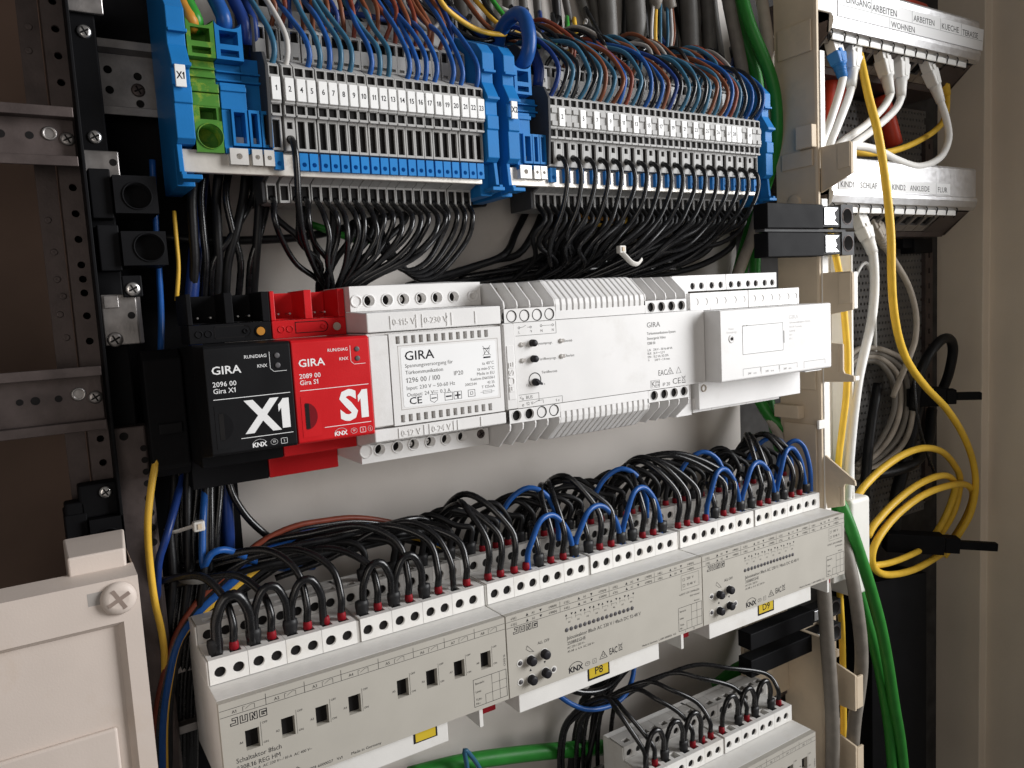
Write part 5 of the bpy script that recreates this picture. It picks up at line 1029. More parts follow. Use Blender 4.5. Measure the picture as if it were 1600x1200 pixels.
 ('grey_cable', 'dark grey sheathed cable behind the right wires, sixth from the left', 'cable_dkgrey', 5, [(400, 90, 406.3), (402.9, 90, 379.5), (406.2, 92, 357.6), (408.7, 94, 330.5)], 'grey sheathed cables'),
 ('core_wire', 'white stripped core fanning out of a grey cable end, left cable', 'wire_greywhite', 1.1, [(344.8, 86, 366.6), (341.2, 84, 355), (338.2, 82, 342.8), (341.4, 84, 333.4)], 'stripped core wires'),
 ('core_wire', 'yellow stripped core fanning out of a grey cable end, left cable', 'wire_yellow', 1.1, [(347.9, 86, 367), (344.8, 84, 355.6), (342.1, 82, 343.3), (344.4, 84, 333.8)], 'stripped core wires'),
 ('core_wire', 'blue stripped core fanning out of a grey cable end, left cable', 'wire_teal', 1.1, [(351.5, 86, 367.6), (349.1, 84, 356.2), (346.7, 82, 343.9), (348.1, 84, 334.3)], 'stripped core wires'),
 ('core_wire', 'second blue stripped core fanning out of a grey cable end, right cable', 'wire_teal', 1.1, [(357.7, 86, 368.5), (355.9, 84, 357.1), (353.8, 82, 344.9), (354.3, 84, 335)], 'stripped core wires'),
 ('core_wire', 'second white stripped core fanning out of a grey cable end, right cable', 'wire_greywhite', 1.1, [(360.9, 86, 369), (359.7, 84, 357.7), (357.8, 82, 345.4), (357.4, 84, 335.4)], 'stripped core wires'),
 ('core_wire', 'brown stripped core fanning out of a grey cable end, right cable', 'wire_brown', 1.1, [(362.1, 86, 369.2), (361.6, 84, 357.9), (360, 82, 345.7), (358.7, 84, 335.6)], 'stripped core wires'),
 ('thick_wire', 'thick bright blue wire looping into the blue terminal beside tag X2', 'wire_blue', 4.2, [(209.5, 80, 319.9), (206.8, 72, 324.6), (205.2, 62, 327.1), (205.1, 52, 328.1), (206.2, 46, 324.9), (206.1, 42, 316.9), (205.9, 41, 309.6), (205, 43, 302), (204.4, 50, 296.8)], 'thick feed wires'),
 ('thick_wire', 'thick dark blue wire behind the blue loop', 'wire_navy', 3.2, [(220.8, 62, 316), (221.3, 58, 307.5), (221.5, 55, 299.3), (220.7, 56, 290.3)], 'thick feed wires'),
 ('thick_wire', 'thick yellow-green earth wire entering the yellow-green terminal', 'wire_green', 3.4, [(23.8, 70, 328.4), (24.4, 58, 313.9), (25.4, 50, 304), (26.6, 46, 297.8), (27.6, 50, 294.8)], 'thick feed wires'),
 ('earth_stripe', 'proto', 'wire_orange', 3, [(21.1, 68, 327.2), (22, 56, 312.2), (23.1, 48.5, 302.6), (24.6, 44.5, 296.5), (26, 49, 294.8)], None),
 ('thick_wire', 'thick blue wire entering the large blue terminal', 'wire_blue', 3.6, [(37.7, 70, 330.9), (37.1, 56, 315.2), (38.2, 49, 306.1), (39.3, 46, 299.6), (39.8, 50, 295.3)], 'thick feed wires'),
 ('thick_wire', 'second thick blue wire right of the large blue terminal', 'wire_navy', 3, [(47.9, 72, 333.4), (46.8, 58, 315.7), (48.7, 54, 307.1), (50, 52, 300.2), (50.3, 54, 292.1)], 'thick feed wires'),
 ('thick_wire', 'third dark blue wire behind the slim blue terminals', 'wire_navy', 2.4, [(55.5, 76, 333.2), (54.7, 64, 313.7), (56.1, 60, 306.6), (56.6, 60, 297.7), (55.7, 62, 289.1)], 'thick feed wires'),
 ('earth_wire', 'yellow-green wire curving across the top towards the blue loop', 'wire_yellow', 1.5, [(155.2, 60, 344.3), (160.2, 58, 329.6), (169.7, 60, 324.2), (182.2, 62, 320.3), (195.3, 66, 320.5), (209, 70, 322.8)], None),
 ('blue_wire', 'bright blue wire hanging left of the black module', 'wire_blue', 1.5, [(8.6, 84, 241.6), (8.1, 84, 229.3), (7.5, 84, 213.8), (6.8, 83, 195.1), (5.4, 78, 179.2), (3.4, 70, 163.7), (0.6, 64, 145.6), (-1.9, 64, 121.4)], 'blue wires at the left'),
 ('thick_wire', 'thick dark blue wire dropping behind the black module', 'wire_navy', 3.4, [(31.7, 86, 236.8), (28.6, 84, 220.5), (25.6, 82, 204.3), (21.7, 80, 185.1), (19.4, 82, 162.9), (23.3, 86, 123.1), (27, 80, 96.5), (26.6, 76, 77), (25.8, 76, 53.6), (25.4, 80, 35.6)], 'thick feed wires'),
 ('earth_wire', 'thin yellow wire left of the thick dark blue one', 'wire_yellow', 1, [(15.3, 78, 216.3), (14.7, 76, 200.6), (14.2, 75, 188.1), (12.1, 76, 172.7)], None),
 ('earth_wire', 'orange-yellow wire winding down the left punched upright', 'wire_yellow', 1.6, [(-2.5, 52, 128.5), (-4.9, 48, 114.3), (-7.3, 46, 103), (-10.7, 44, 92), (-13.9, 42, 78.2), (-15.2, 42, 66.7), (-15.3, 44, 51.3), (-14.7, 46, 35.5), (-12.8, 50, 19.9), (-12.3, 54, 4.2), (-15.2, 56, -14.8), (-18.4, 58, -33.9), (-21.4, 60, -63.1)], None),
 ('blue_wire', 'blue wire crossing the bundle left of the leftmost actuator', 'wire_navy', 1.8, [(8.1, 78, 99.6), (3.1, 64, 83.2), (-3.3, 52, 71.1), (-7.5, 48, 62.2), (-11, 50, 51.8), (-12.5, 56, 31.9), (-13.5, 64, -2.4), (-20.2, 70, -65.6)], 'blue wires at the left'),
 ('blue_wire', 'blue wire hooking round right of the cable tie', 'wire_blue', 1.7, [(23.4, 84, 99.9), (16.3, 68, 83.5), (11.9, 58, 70), (9.3, 54, 55.6), (8.5, 52, 45.2), (12.2, 50, 50.9), (18.3, 51, 51.5), (26.1, 55, 46.5), (35.9, 62, 38.5), (50.7, 73, 28.8), (71.8, 86, 21.1)], 'blue wires at the left'),
 ('black_cable', 'black wire in the bundle hanging below the black module, first from the left', 'wire_black_matt', 1.9, [(3.1, 70, 104.5), (0.8, 64, 83.6), (-3.4, 60, 63.2), (-4.5, 58, 41.9), (-8, 62, 16.1), (-12, 68, -17.6), (-15.8, 74, -62.6)], 'black bundle below the black module'),
 ('black_cable', 'black wire in the bundle hanging below the black module, second from the left', 'wire_black', 1.9, [(5.7, 70, 104.1), (3.2, 67, 82.7), (-0.5, 63, 61.9), (-1.8, 62, 40.1), (-6.1, 62, 15.5), (-10.3, 68, -18.1), (-14.1, 74, -63.3)], 'black bundle below the black module'),
 ('black_cable', 'black wire in the bundle hanging below the black module, third from the left', 'wire_black', 1.9, [(8.3, 70, 103.7), (5.7, 70, 81.7), (2.5, 66, 60.6), (1.1, 66, 38.3), (-4.1, 62, 15), (-8.6, 68, -18.7), (-12.4, 74, -63.9)], 'black bundle below the black module'),
 ('black_cable', 'black wire in the bundle hanging below the black module, fourth from the left', 'wire_black_matt', 1.9, [(10.9, 70, 103.4), (6.8, 64, 82.6), (4.2, 60, 61.6), (2.2, 58, 40.3), (-2.1, 62, 14.4), (-6.8, 68, -19.3), (-10.6, 74, -64.6)], 'black bundle below the black module'),
 ('black_cable', 'black wire in the bundle hanging below the black module, fifth from the left', 'wire_black', 1.9, [(13.6, 70, 103), (11.7, 67, 81.2), (7.3, 63, 60.3), (5.1, 62, 38.5), (-0.1, 62, 13.9), (-5.1, 68, -19.8), (-8.9, 74, -65.3)], 'black bundle below the black module'),
 ('black_cable', 'black wire in the bundle hanging below the black module, sixth from the left', 'wire_black', 1.9, [(16.3, 70, 102.6), (14.2, 70, 80.2), (10.4, 66, 59), (8.1, 66, 36.7), (1.9, 62, 13.3), (-3.4, 68, -20.4), (-7.1, 74, -66)], 'black bundle below the black module'),
 ('black_cable', 'black wire in the bundle hanging below the black module, seventh from the left', 'wire_black_matt', 1.9, [(19, 70, 102.2), (15.3, 64, 81.1), (12, 60, 60), (9.1, 58, 38.6), (3.9, 62, 12.7), (-1.6, 68, -21), (-5.4, 74, -66.7)], 'black bundle below the black module'),
 ('black_cable', 'black wire in the bundle hanging below the black module, eighth from the left', 'wire_black', 1.9, [(21.7, 70, 101.9), (17.9, 67, 80.1), (15.2, 63, 58.7), (12.1, 62, 36.8), (6, 62, 12.2), (0.1, 68, -21.5), (-3.6, 74, -67.4)], 'black bundle below the black module'),
 ('black_cable', 'black wire in the bundle hanging below the black module, ninth from the left', 'wire_black', 1.9, [(24.4, 70, 101.5), (23, 70, 78.7), (18.4, 66, 57.3), (15.2, 66, 35), (8, 62, 11.6), (1.9, 68, -22.1), (-1.8, 74, -68.1)], 'black bundle below the black module'),
 ('black_cable', 'black wire dropping behind the left strip, first from the left', 'wire_black_matt', 2.3, [(26.1, 76, 234.8), (23.3, 74, 222.1), (22.4, 74, 205.1), (22.1, 76, 191.2), (20.3, 82, 172.5)], 'black wires behind the left strip'),
 ('black_cable', 'black wire dropping behind the left strip, second from the left', 'wire_black', 1.8, [(30.3, 76, 235), (27.9, 76, 222.5), (27.2, 74, 205.1), (27.5, 76, 191.1), (25.8, 82, 172.3)], 'black wires behind the left strip'),
 ('black_cable', 'black wire dropping behind the left strip, third from the left', 'wire_black_matt', 2.3, [(37.6, 76, 235.3), (35.7, 78, 223), (33.9, 74, 205.1), (33.6, 76, 191), (31.9, 82, 172)], 'black wires behind the left strip'),
 ('black_cable', 'black wire dropping behind the left strip, fourth from the left', 'wire_black', 1.8, [(42.2, 76, 235.5), (39.4, 74, 222.5), (41.5, 74, 205.1), (44.3, 76, 190.8), (42.7, 82, 171.5)], 'black wires behind the left strip'),
 ('black_cable', 'black wire dropping behind the left strip, fifth from the left', 'wire_black_matt', 2.3, [(50.8, 76, 235.9), (48.4, 76, 223), (42.6, 74, 205.1), (38, 76, 190.9), (36.3, 82, 171.8)], 'black wires behind the left strip'),
 ('black_cable', 'black wire dropping behind the left strip, sixth from the left', 'wire_black', 1.8, [(55.3, 76, 236.1), (53.4, 78, 223.4), (41.3, 74, 205.1), (31.2, 76, 191), (29.5, 82, 172.1)], 'black wires behind the left strip'),
 ('black_cable', 'black wire dropping behind the left strip, seventh from the left', 'wire_black_matt', 2.3, [(59.2, 76, 236.3), (56.2, 74, 222.9), (53.5, 74, 205.1), (51.7, 76, 190.7), (50.2, 82, 171.2)], 'black wires behind the left strip'),
 ('black_cable', 'black wire dropping behind the left strip, eighth from the left', 'wire_black', 1.8, [(63.8, 76, 236.5), (61.3, 76, 223.4), (54.7, 74, 205.1), (49.4, 76, 190.7), (47.9, 82, 171.3)], 'black wires behind the left strip'),
 ('curved_wire', 'red-brown wire in the coloured bundle arching over the leftmost actuator', 'wire_rust', 1.6, [(149.4, 80, 17.5), (135.4, 76, 30.1), (113.9, 72, 41.5), (92.5, 70, 48.8), (73.6, 68, 51.2), (55.7, 66, 51.7), (36.5, 64, 46.6), (19.3, 62, 35), (4.4, 60, 24.9), (-7.1, 56, 11.4), (-13.7, 54, -4.9), (-19, 54, -25.4), (-22.5, 56, -57.3)], 'coloured bundle over the leftmost actuator'),
 ('curved_wire', 'black wire in the coloured bundle arching over the leftmost actuator', 'wire_black', 1.7, [(151.3, 80, 14.7), (136.9, 76, 27.5), (115.3, 72, 39), (93.8, 70, 46.4), (74.9, 68, 48.8), (56.8, 66, 49.4), (37.6, 64, 44.4), (20.1, 62, 33.2), (5, 60, 23.5), (-6.5, 56, 11.3), (-13.1, 54, -5.1), (-18.1, 54, -25.7), (-21.4, 56, -57.7)], 'coloured bundle over the leftmost actuator'),
 ('curved_wire', 'dark wire in the coloured bundle arching over the leftmost actuator', 'wire_navy', 1.4, [(153.3, 80, 13.4), (138.5, 76, 26.3), (116.9, 72, 37.9), (95.2, 70, 45.3), (76.2, 68, 47.8), (58.1, 66, 48.4), (38.8, 64, 43.4), (21, 62, 32.5), (5.6, 60, 23), (-6, 56, 11.1), (-12.4, 54, -5.3), (-17.2, 54, -26), (-20.3, 56, -58.1)], 'coloured bundle over the leftmost actuator'),
 ('curved_wire', 'blue wire in the coloured bundle arching over the leftmost actuator', 'wire_blue', 2.3, [(156.3, 80, 10.7), (140.9, 76, 23.9), (119.1, 72, 35.6), (97.3, 70, 43.1), (78.2, 68, 45.6), (60, 66, 46.3), (40.6, 64, 41.4), (22.4, 62, 30.8), (6.6, 60, 21.7), (-5.1, 56, 10.9), (-11.4, 54, -5.6), (-15.9, 54, -26.5), (-18.7, 56, -58.8)], 'coloured bundle over the leftmost actuator'),
 ('curved_wire', 'yellow wire in the coloured bundle arching over the leftmost actuator', 'wire_yellow', 1.9, [(159.2, 80, 6), (143.1, 76, 19.4), (121.2, 72, 31.3), (99.3, 70, 39), (80.1, 68, 41.6), (61.7, 66, 42.4), (42.2, 64, 37.6), (23.6, 62, 27.9), (7.5, 60, 19.6), (-4.3, 56, 10.6), (-10.4, 54, -5.9), (-14.6, 54, -27), (-17.1, 56, -59.4)], 'coloured bundle over the leftmost actuator'),
 ('curved_wire', 'second black wire in the coloured bundle arching over the leftmost actuator', 'wire_black_matt', 1.8, [(162.3, 80, 3.2), (145.5, 76, 16.9), (123.5, 72, 28.9), (101.4, 70, 36.7), (82.1, 68, 39.4), (63.6, 66, 40.3), (44, 64, 35.5), (24.9, 62, 26.2), (8.4, 60, 18.3), (-3.5, 56, 10.4), (-9.4, 54, -6.3), (-13.3, 54, -27.4), (-15.4, 56, -60.1)], 'coloured bundle over the leftmost actuator'),
 ('black_cable', 'single black cable slanting from the black module down to the coloured bundle', 'wire_black', 1.9, [(27.5, 74, 83.9), (28.7, 72, 74), (33.4, 72, 63.1), (39.2, 72, 54.4), (48.8, 74, 44), (63.1, 78, 34.6)], None),
 ('blue_wire', 'blue wire hanging in a slack loop under the middle actuator', 'wire_blue', 1.7, [(209.9, 66, -80.4), (222.9, 64, -97.8), (239.3, 62, -109.7), (258.3, 62, -114.3), (274.4, 64, -113.1), (284.2, 66, -103.9), (290.6, 70, -93.2)], None),
 ('black_cable', 'black cable curving beside the slack blue loop', 'wire_black', 2.4, [(228.1, 78, -91.8), (242.2, 76, -103.8), (261.5, 76, -110.1), (276, 76, -108.2), (287.1, 78, -100)], None),
 ('blue_wire', 'blue wire end sticking up at the bottom edge', 'wire_teal', 1.5, [(157, 80, -146.1), (156.2, 78, -127.5), (154.2, 76, -113.8), (161.2, 78, -123.4), (168.3, 82, -136.4)], None),
]
PATCH = [
 ('patch_cable', 'white patch cable with a blue boot, leftmost in the upper patch panel', 'plug_blue', 'patch_white', 3, [(488.8, 44, 343.5), (490.7, 38, 318.6), (479.2, 34, 303.4), (463.2, 30, 282.7), (452.4, 30, 264.6), (453.9, 34, 249.8)]),
 ('patch_cable', 'white patch cable directly right of the blue boot', 'patch_white', 'patch_white', 3, [(512.8, 44, 346.5), (498, 36, 311.3), (487.8, 33, 299.3), (471.5, 30, 279.6), (463.5, 31, 265.4), (465.7, 36, 250.7)]),
 ('patch_cable', 'white patch cable, third from the left in the upper patch panel', 'patch_white', 'patch_white', 3, [(551.4, 45, 347.7), (552.2, 38, 312.2), (542.5, 38, 301.4), (515.5, 36, 285.1), (483.4, 33, 270.8), (472.1, 36, 262.3)]),
 ('patch_cable', 'white patch cable, fourth from the left in the upper patch panel', 'patch_white', 'patch_white', 3, [(578.2, 45, 347.9), (567.3, 38, 311.6), (558.3, 38, 300.7), (533.8, 38, 285.9), (502.3, 35, 271.5), (481.2, 37, 262)]),
 ('patch_cable', 'white patch cable curling in a wide loop under the upper patch panel', 'patch_white', 'patch_white', 3, [(615.8, 45, 347.2), (629.5, 40, 313.6), (635, 38, 298.6), (638.1, 38, 282.8), (624.2, 38, 266.4), (591.3, 37, 257.7), (558.4, 36, 261), (528.9, 35, 267.2), (496, 34, 268), (479.6, 38, 263.1)]),
 ('patch_cable', 'yellow patch cable bending left behind the white loop', 'patch_yellow', 'patch_yellow', 2.6, [(663.8, 60, 350.4), (672.9, 58, 327.4), (666.1, 56, 308.4), (648.8, 55, 295.2), (614.9, 54, 281.8), (578.3, 52, 272.3), (545.4, 50, 268), (512.1, 46, 266.4), (489, 44, 265.7)]),
 ('patch_cable', 'white patch cable with a thick boot at the left of the lower patch panel', 'patch_white', 'patch_white', 3.6, [(520.1, 44, 213.6), (524.5, 36, 186.6), (523, 34, 174.3), (521.3, 33, 154.1), (515.2, 32, 131.6), (505.8, 31, 112), (495.7, 30, 90.2), (489.6, 30, 65.6), (485.7, 31, 35.6), (484.9, 33, 4.6), (486.7, 35, -16.8)]),
 ('patch_cable', 'beige patch cable with a ribbed boot behind the white one', 'cable_beige', 'cable_beige', 2.6, [(555.1, 56, 215.4), (570.9, 54, 191.8), (589.1, 56, 178.8), (611.8, 58, 158.3), (622.8, 58, 134), (621.7, 58, 111.2), (615, 60, 94.4), (613, 66, 78.2), (613, 74, 58.9)]),
]
# ================================================================ build the traced cables
stripe = None
for name, label, mt, r, pts, grp in CABLES:
    k = MB(); k.tube(spline(pts), r, 12 if r > 2 else 9)
    if name == 'earth_stripe': k.build('yellow_stripe', mt, stripe); continue
    o = k.build(name, mt); tag(o, label, 'cable' if r > 2 or 'cable' in name else 'wire', grp)
    if 'entering the yellow-green terminal' in label: stripe = o
def oriented(k, c, d, up, w, h, l, w2=None, h2=None):
    """tapered block of length l along d starting at c"""
    d = Vector(d).normalized(); s_ = d.cross(Vector(up)).normalized(); u = s_.cross(d); c = Vector(c); w2 = w2 or w; h2 = h2 or h; i = len(k.v)
    for t_, ww, hh in ((0, w, h), (l, w2, h2)):
        for a, b_ in ((-1, -1), (1, -1), (1, 1), (-1, 1)): k.v.append(tuple(c+d*t_+s_*a*ww/2+u*b_*hh/2))
    for q in ((0, 1, 5, 4), (1, 2, 6, 5), (2, 3, 7, 6), (3, 0, 4, 7), (3, 2, 1, 0), (4, 5, 6, 7)): k.f.append(tuple(i+e for e in q)); k.sm.append(False)
    return k
for name, label, boot, mt, r, pts in PATCH:
    a, b_ = Vector(pts[0]), Vector(pts[1]); d = b_-a; L_ = d.length; dn = d.normalized(); t = thing(name, label, 'patch cable', pts[0], 'patch cables')
    MB().tube(spline([tuple(b_-dn*3), pts[1]]+pts[2:]), r, 12).build('cable_sheath', mt, t)
    k = MB(); oriented(k, a-dn*6, d, (0, -1, .3), 11.6, 8, min(13, L_*.4)+6); k.build('plug', 'pale_metal' if boot == 'plug_blue' else boot, t, .6)
    k = MB(); oriented(k, a+dn*L_*.22, d, (0, -1, .3), 13.4, 10.2, L_*.38, 9.4, 9); bo = k.build('boot', boot, t, 1.4, 3)
    MB().tube([tuple(a+dn*L_*q) for q in (.56, .7, .85, 1.0)], 4.9 if r < 3.2 else 5.4, 14, r+.5).build('strain_relief', boot, t)
    k = MB(); oriented(k, a+dn*L_*.1-Vector((0, 4.6, 0)), d, (0, -1, .3), 3.6, 1.2, L_*.42); k.build('latch', boot, t, .4)
    if boot in ('plug_blue', 'cable_beige'):
        for q in range(4):
            c0 = a+dn*(L_*(.6+.1*q)); MB().tube([tuple(c0-dn*.7), tuple(c0+dn*.7)], 5.0-.35*q, 14).build('relief_ring', boot, t)
ORDS = lambda i: ORD[i]
def ferruled(name, label, pts, mt, r, boots, grp, cat='wire'):
    """wire with sleeves: boots = list of (point, kind)"""
    o = MB().tube(spline(pts, 5), r, 9).build(name, mt); tag(o, label, cat, grp)
    for (x, y, z), kind in boots:
        if kind == 'red': MB().lathe((x, y, z-3), (0, 0, 1), [(1.55, 0), (1.6, 2.6), (2.15, 3.2), (2.2, 5.0), (1.95, 6.6), (1.6, 6.9)], 14).build('ferrule_sleeve', 'boot_red', o)
        elif kind == 'twin':
            k = MB(); prof = [(2.0, 0), (2.1, 2), (2.7, 3.2), (3.2, 7.5), (3.0, 9.6), (1.5, 10.2)]; k.lathe((0, 0, 0), (0, 0, 1), prof, 14); k.v = [(x+p[0]*1.15, y+p[1]*.72, z-3+p[2]) for p in k.v]; k.build('twin_ferrule_sleeve', 'boot_black', o)
        elif kind == 'black': MB().lathe((x, y, z-3), (0, 0, 1), [(1.8, 0), (2.2, 4), (2.1, 8), (1.6, 9)], 12).build('ferrule_sleeve', 'boot_black', o)
    return o
R_ = random.Random(11)
j_ = lambda a: R_.uniform(-a, a)
CN = {'wire_blue': 'blue', 'wire_teal': 'petrol blue', 'wire_brown': 'brown', 'wire_rust': 'red-brown', 'wire_navy': 'dark blue', 'wire_grey': 'grey', 'wire_greywhite': 'pale grey', 'wire_black': 'black', 'wire_black_matt': 'dull black', 'wire_yellow': 'yellow', 'wire_green': 'green', 'wire_orange': 'orange', 'cable_dkgrey': 'dark grey', 'cable_grey': 'grey'}
# --- left strip: top side wires (blue on the front tier, brown behind)
for i, (n_, x) in enumerate(zip(T1, X1S)):
    if n_ in (4, 10, 14, 19, 22): continue
    mt = {1: 'wire_teal', 2: 'wire_greywhite'}.get(n_, 'wire_blue' if R_.random() < .5 else 'wire_teal'); lean = 1+j_(4)
    pts = [(x, 47, 276.5), (x+.2, 44.2, 280), (x+1.2+j_(.5), 41.5, 287), (x+.6+j_(1), 43, 296), (x-2-lean*.5, 51+j_(3), 309), (x-4-lean, 63+j_(4), 324), (x-6-lean*1.6, 78, 345)]
    tag(MB().tube(spline(pts, 5), 1.35, 9).build('terminal_wire', mt), CN[mt]+' wire rising from the top of terminal block %d, %s of the left strip' % (n_, ORD[i]), 'wire', 'wires above the left terminal strip')
for i in range(19):
    x = 64+5.6*i+j_(1.2); mt = R_.choice(['wire_brown', 'wire_brown', 'wire_rust', 'wire_brown', 'wire_navy'])
    pts = [(x, 62, 300), (x+.4, 60, 306), (x+.5+j_(2), 57, 314), (x-2+j_(3), 60, 326), (x-6+j_(4), 72, 346)]
    tag(MB().tube(spline(pts, 5), 1.25, 8).build('rear_terminal_wire', mt), CN[mt]+' wire rising from the rear tier of the left strip, %s from the left' % ORD[i], 'wire', 'rear wires of the left terminal strip')
    x2 = x+2.4
    tag(MB().lathe((x2, 47, 281.5), (0, -.3, 1), [(1.0, 0), (1.2, 1.2), (.9, 2.2), (.1, 2.6)], 10).build('test_pin', 'wire_navy'), 'dark blue pin head between the left strip wires, %s from the left' % ORD[i], 'pin', 'dark blue pin heads on the left strip')
# --- right strip: top side wires in arcs
cols = ['wire_navy', 'wire_black', 'wire_teal', 'wire_black', 'wire_teal', 'wire_black', 'wire_teal', 'wire_brown', 'wire_teal', 'wire_brown', 'wire_blue', 'wire_rust', 'wire_teal', 'wire_black', 'wire_blue', 'wire_black', 'wire_blue', 'wire_brown']
for i, x in enumerate(X2S):
    mt = cols[i % len(cols)]; b_ = j_(2.5)
    pts = [(x, 47, 276.5), (x+.3, 44, 280), (x+3.2+b_*.4, 39.5+j_(1.5), 289), (x+4.6+b_, 40, 300+j_(2)), (x-1+b_, 48+j_(3), 313+j_(2)), (x-11+b_, 62, 322+j_(3)), (x-20+b_, 80, 326+j_(4)), (x-26, 96, 320)]
    tag(MB().tube(spline(pts, 5), 1.35, 9).build('terminal_wire', mt), CN[mt]+' wire arching from the top of the right strip, %s from the left' % ORD[i], 'wire', 'wires above the right terminal strip')
for i in range(26):
    x = 222+6.8*i+j_(2); mt = R_.choice(['wire_brown', 'wire_rust', 'wire_black', 'wire_teal', 'wire_grey', 'wire_black', 'wire_brown'])
    pts = [(x, 62, 300), (x+.8, 59, 306), (x+3+j_(2), 56, 314), (x+j_(3), 60, 325+j_(3)), (x-10+j_(4), 72, 333+j_(4)), (x-20, 92, 326)]
    tag(MB().tube(spline(pts, 5), 1.3, 8).build('rear_terminal_wire', mt), CN[mt]+' wire rising from the rear tier of the right strip, %s from the left' % ORD[i], 'wire', 'rear wires of the right terminal strip')
for i, (x, lb) in enumerate(((224.6, '1'), (237, '3'), (330, ''), (362, ''), (379, ''), (392, ''))):
    p = MB().box(x-2.3, x+2.3, 54.2, 57.8, 289, 300.5).build('rear_tag', 'tag_white', None, .2, 1); tag(p, 'small white tag behind the right strip wires, %s from the left' % ORD[i], 'tag', 'rear tags of the right strip')
    if lb: MB().text(lb, 2.4, x, 292.6, 54.1, 'C', bold=.01).build('number', 'print_black', p)
# --- loose wires in the gap above the strips
loose = [('wire_black', (300, 372)), ('wire_brown', (205, 262)), ('wire_yellow', (214, 268)), ('wire_green', (222, 262)), ('wire_greywhite', (232, 278)), ('wire_black_matt', (190, 250)), ('wire_black', (240, 330)), ('wire_navy', (180, 240)), ('wire_grey', (170, 150)), ('wire_black', (160, 230)), ('wire_black', (215, 300)), ('wire_black_matt', (330, 420))]
for i, (mt, (xa, xb)) in enumerate(loose):
    pts = [(xa-12, 92, 350+j_(10)), (xa, 84+j_(4), 334+j_(6)), ((xa+xb)/2, 78+j_(5), 322+j_(8)), (xb, 82+j_(4), 330+j_(8)), (xb+12, 94, 350)]
    tag(MB().tube(spline(pts, 6), 1.5, 8).build('loose_wire', mt), CN[mt]+' loose wire slung across the gap above the strips, %s from the left' % ORD[i], 'wire', 'loose wires above the strips')
# --- black wires from the left strip down into the bundle behind the modules
for i, x in enumerate(X1S):
    if i in (1,): continue
    f = i/21; ex = 84+9*f+j_(3)
    if i >= 18: pts = [(x, 66, 224), (x, 58, 218.5), (x-1, 53, 212), (x-4, 57, 202-(i-18)), (x-14-3*(i-18), 58, 188-2.4*(i-18)), (x-27-3*(i-18), 60, 184-1.5*(i-18)), (x-38-3*(i-18), 66, 196), (x-50, 74, 212)]
    elif i < 4: pts = [(x, 66, 224), (x, 57.5, 218.5), (x-2, 52, 210), (x+1+j_(2), 56, 199), (x+10, 60, 188), (ex-3, 66, 178), (ex-2, 72, 165)]
    else: pts = [(x, 66, 224), (x, 57.5, 218.5), (x-.5, 47+j_(2), 211), (x*.9+ex*.1+j_(1.5), 46+j_(3), 201), (x*.62+ex*.38+j_(2), 51+j_(3), 189), (x*.2+ex*.8+j_(1.5), 60, 177), (ex, 70, 162)]
    tag(MB().tube(spline(pts, 5), 1.5, 9).build('bundle_wire', 'wire_black'), 'black wire hanging under terminal block %d, %s of the left strip' % (T1[i], ORD[i]), 'wire', 'black wires below the left strip')
for i in range(6):
    x = 66+14*i; ex = 86+j_(6); pts = [(x, 74, 226), (x-2+j_(3), 70, 214), (x*.7+ex*.3, 68+j_(3), 202), (x*.3+ex*.7, 70, 188), (ex, 76, 166)]
    tag(MB().tube(spline(pts, 6), 1.7, 8).build('bundle_wire', 'wire_black_matt'), 'rear black wire of the bundle below the left strip, %s from the left' % ORD[i], 'wire', 'rear black wires below the left strip')
pts = [(X1S[1], 47, 246.6), (X1S[1], 41.5, 246), (X1S[1]+.2, 38.4, 240), (X1S[1]+.4, 39, 230), (X1S[1]+1, 42, 215), (X1S[1]+4, 48, 200), (X1S[1]+12, 58, 186), (88, 68, 170)]
tag(MB().tube(spline(pts, 5), 1.7, 10).build('bundle_wire', 'wire_black'), 'black wire plugged into terminal block 2 in front of the busbar', 'wire')
for i, (x0, x1, z) in enumerate(((96, 112, 206), (92, 108, 208))):
    tag(MB().tube(spline([(x0-10, 82, z+4), (x0, 78, z), (x1, 78, z-5), (x1+10, 84, z-2)], 6), 1.7, 8).build('green_wire', 'wire_green'), 'short green wire glimpsed through the black bundle, %s one' % ['lower', 'upper'][i], 'wire')
tag(MB().tube(spline([(10, 90, 205), (30, 86, 203), (60, 84, 203), (90, 84, 206), (140, 86, 218), (200, 90, 226)], 8), 2.2, 8).build('cross_cable', 'wire_black_matt'), 'black cable crossing behind the left bundle', 'cable')
# --- black wires from the right strip
for i, x in enumerate(X2S):
    if i % 2 == 0: continue
    f = i/35; ex = 232+80*f+j_(8)
    sw = 6+34*f
    if i < 4: pts = [(x, 47, 246.6), (x, 41.2, 246.2), (x+.6, 37.6, 241), (x+1.4, 38.4, 231), (x-1, 41, 216), (x-5, 46, 202), (x-6+3*i, 54, 190), (x+8, 66, 183), (x+22, 80, 186)]
    else: pts = [(x, 47, 246.6), (x+.2, 41.2, 246.2), (x+.9, 37.4, 241), (x+1.2+j_(.6), 37.8, 232), (x-1-sw*.08, 39.5, 220), (x-3-sw*.28, 42+j_(2), 208+j_(2)), (x-8-sw*.7+j_(3), 47+j_(2), 196+j_(3)), (x*.35+ex*.65-8+j_(5), 58, 185+j_(4)), (ex-20, 78, 172)]
    tag(MB().tube(spline(pts, 5), 1.5, 9).build('bundle_wire', 'wire_black'), 'black wire from the front sockets of the right strip, %s from the left' % ORD[i//2], 'wire', 'front black wires of the right strip')
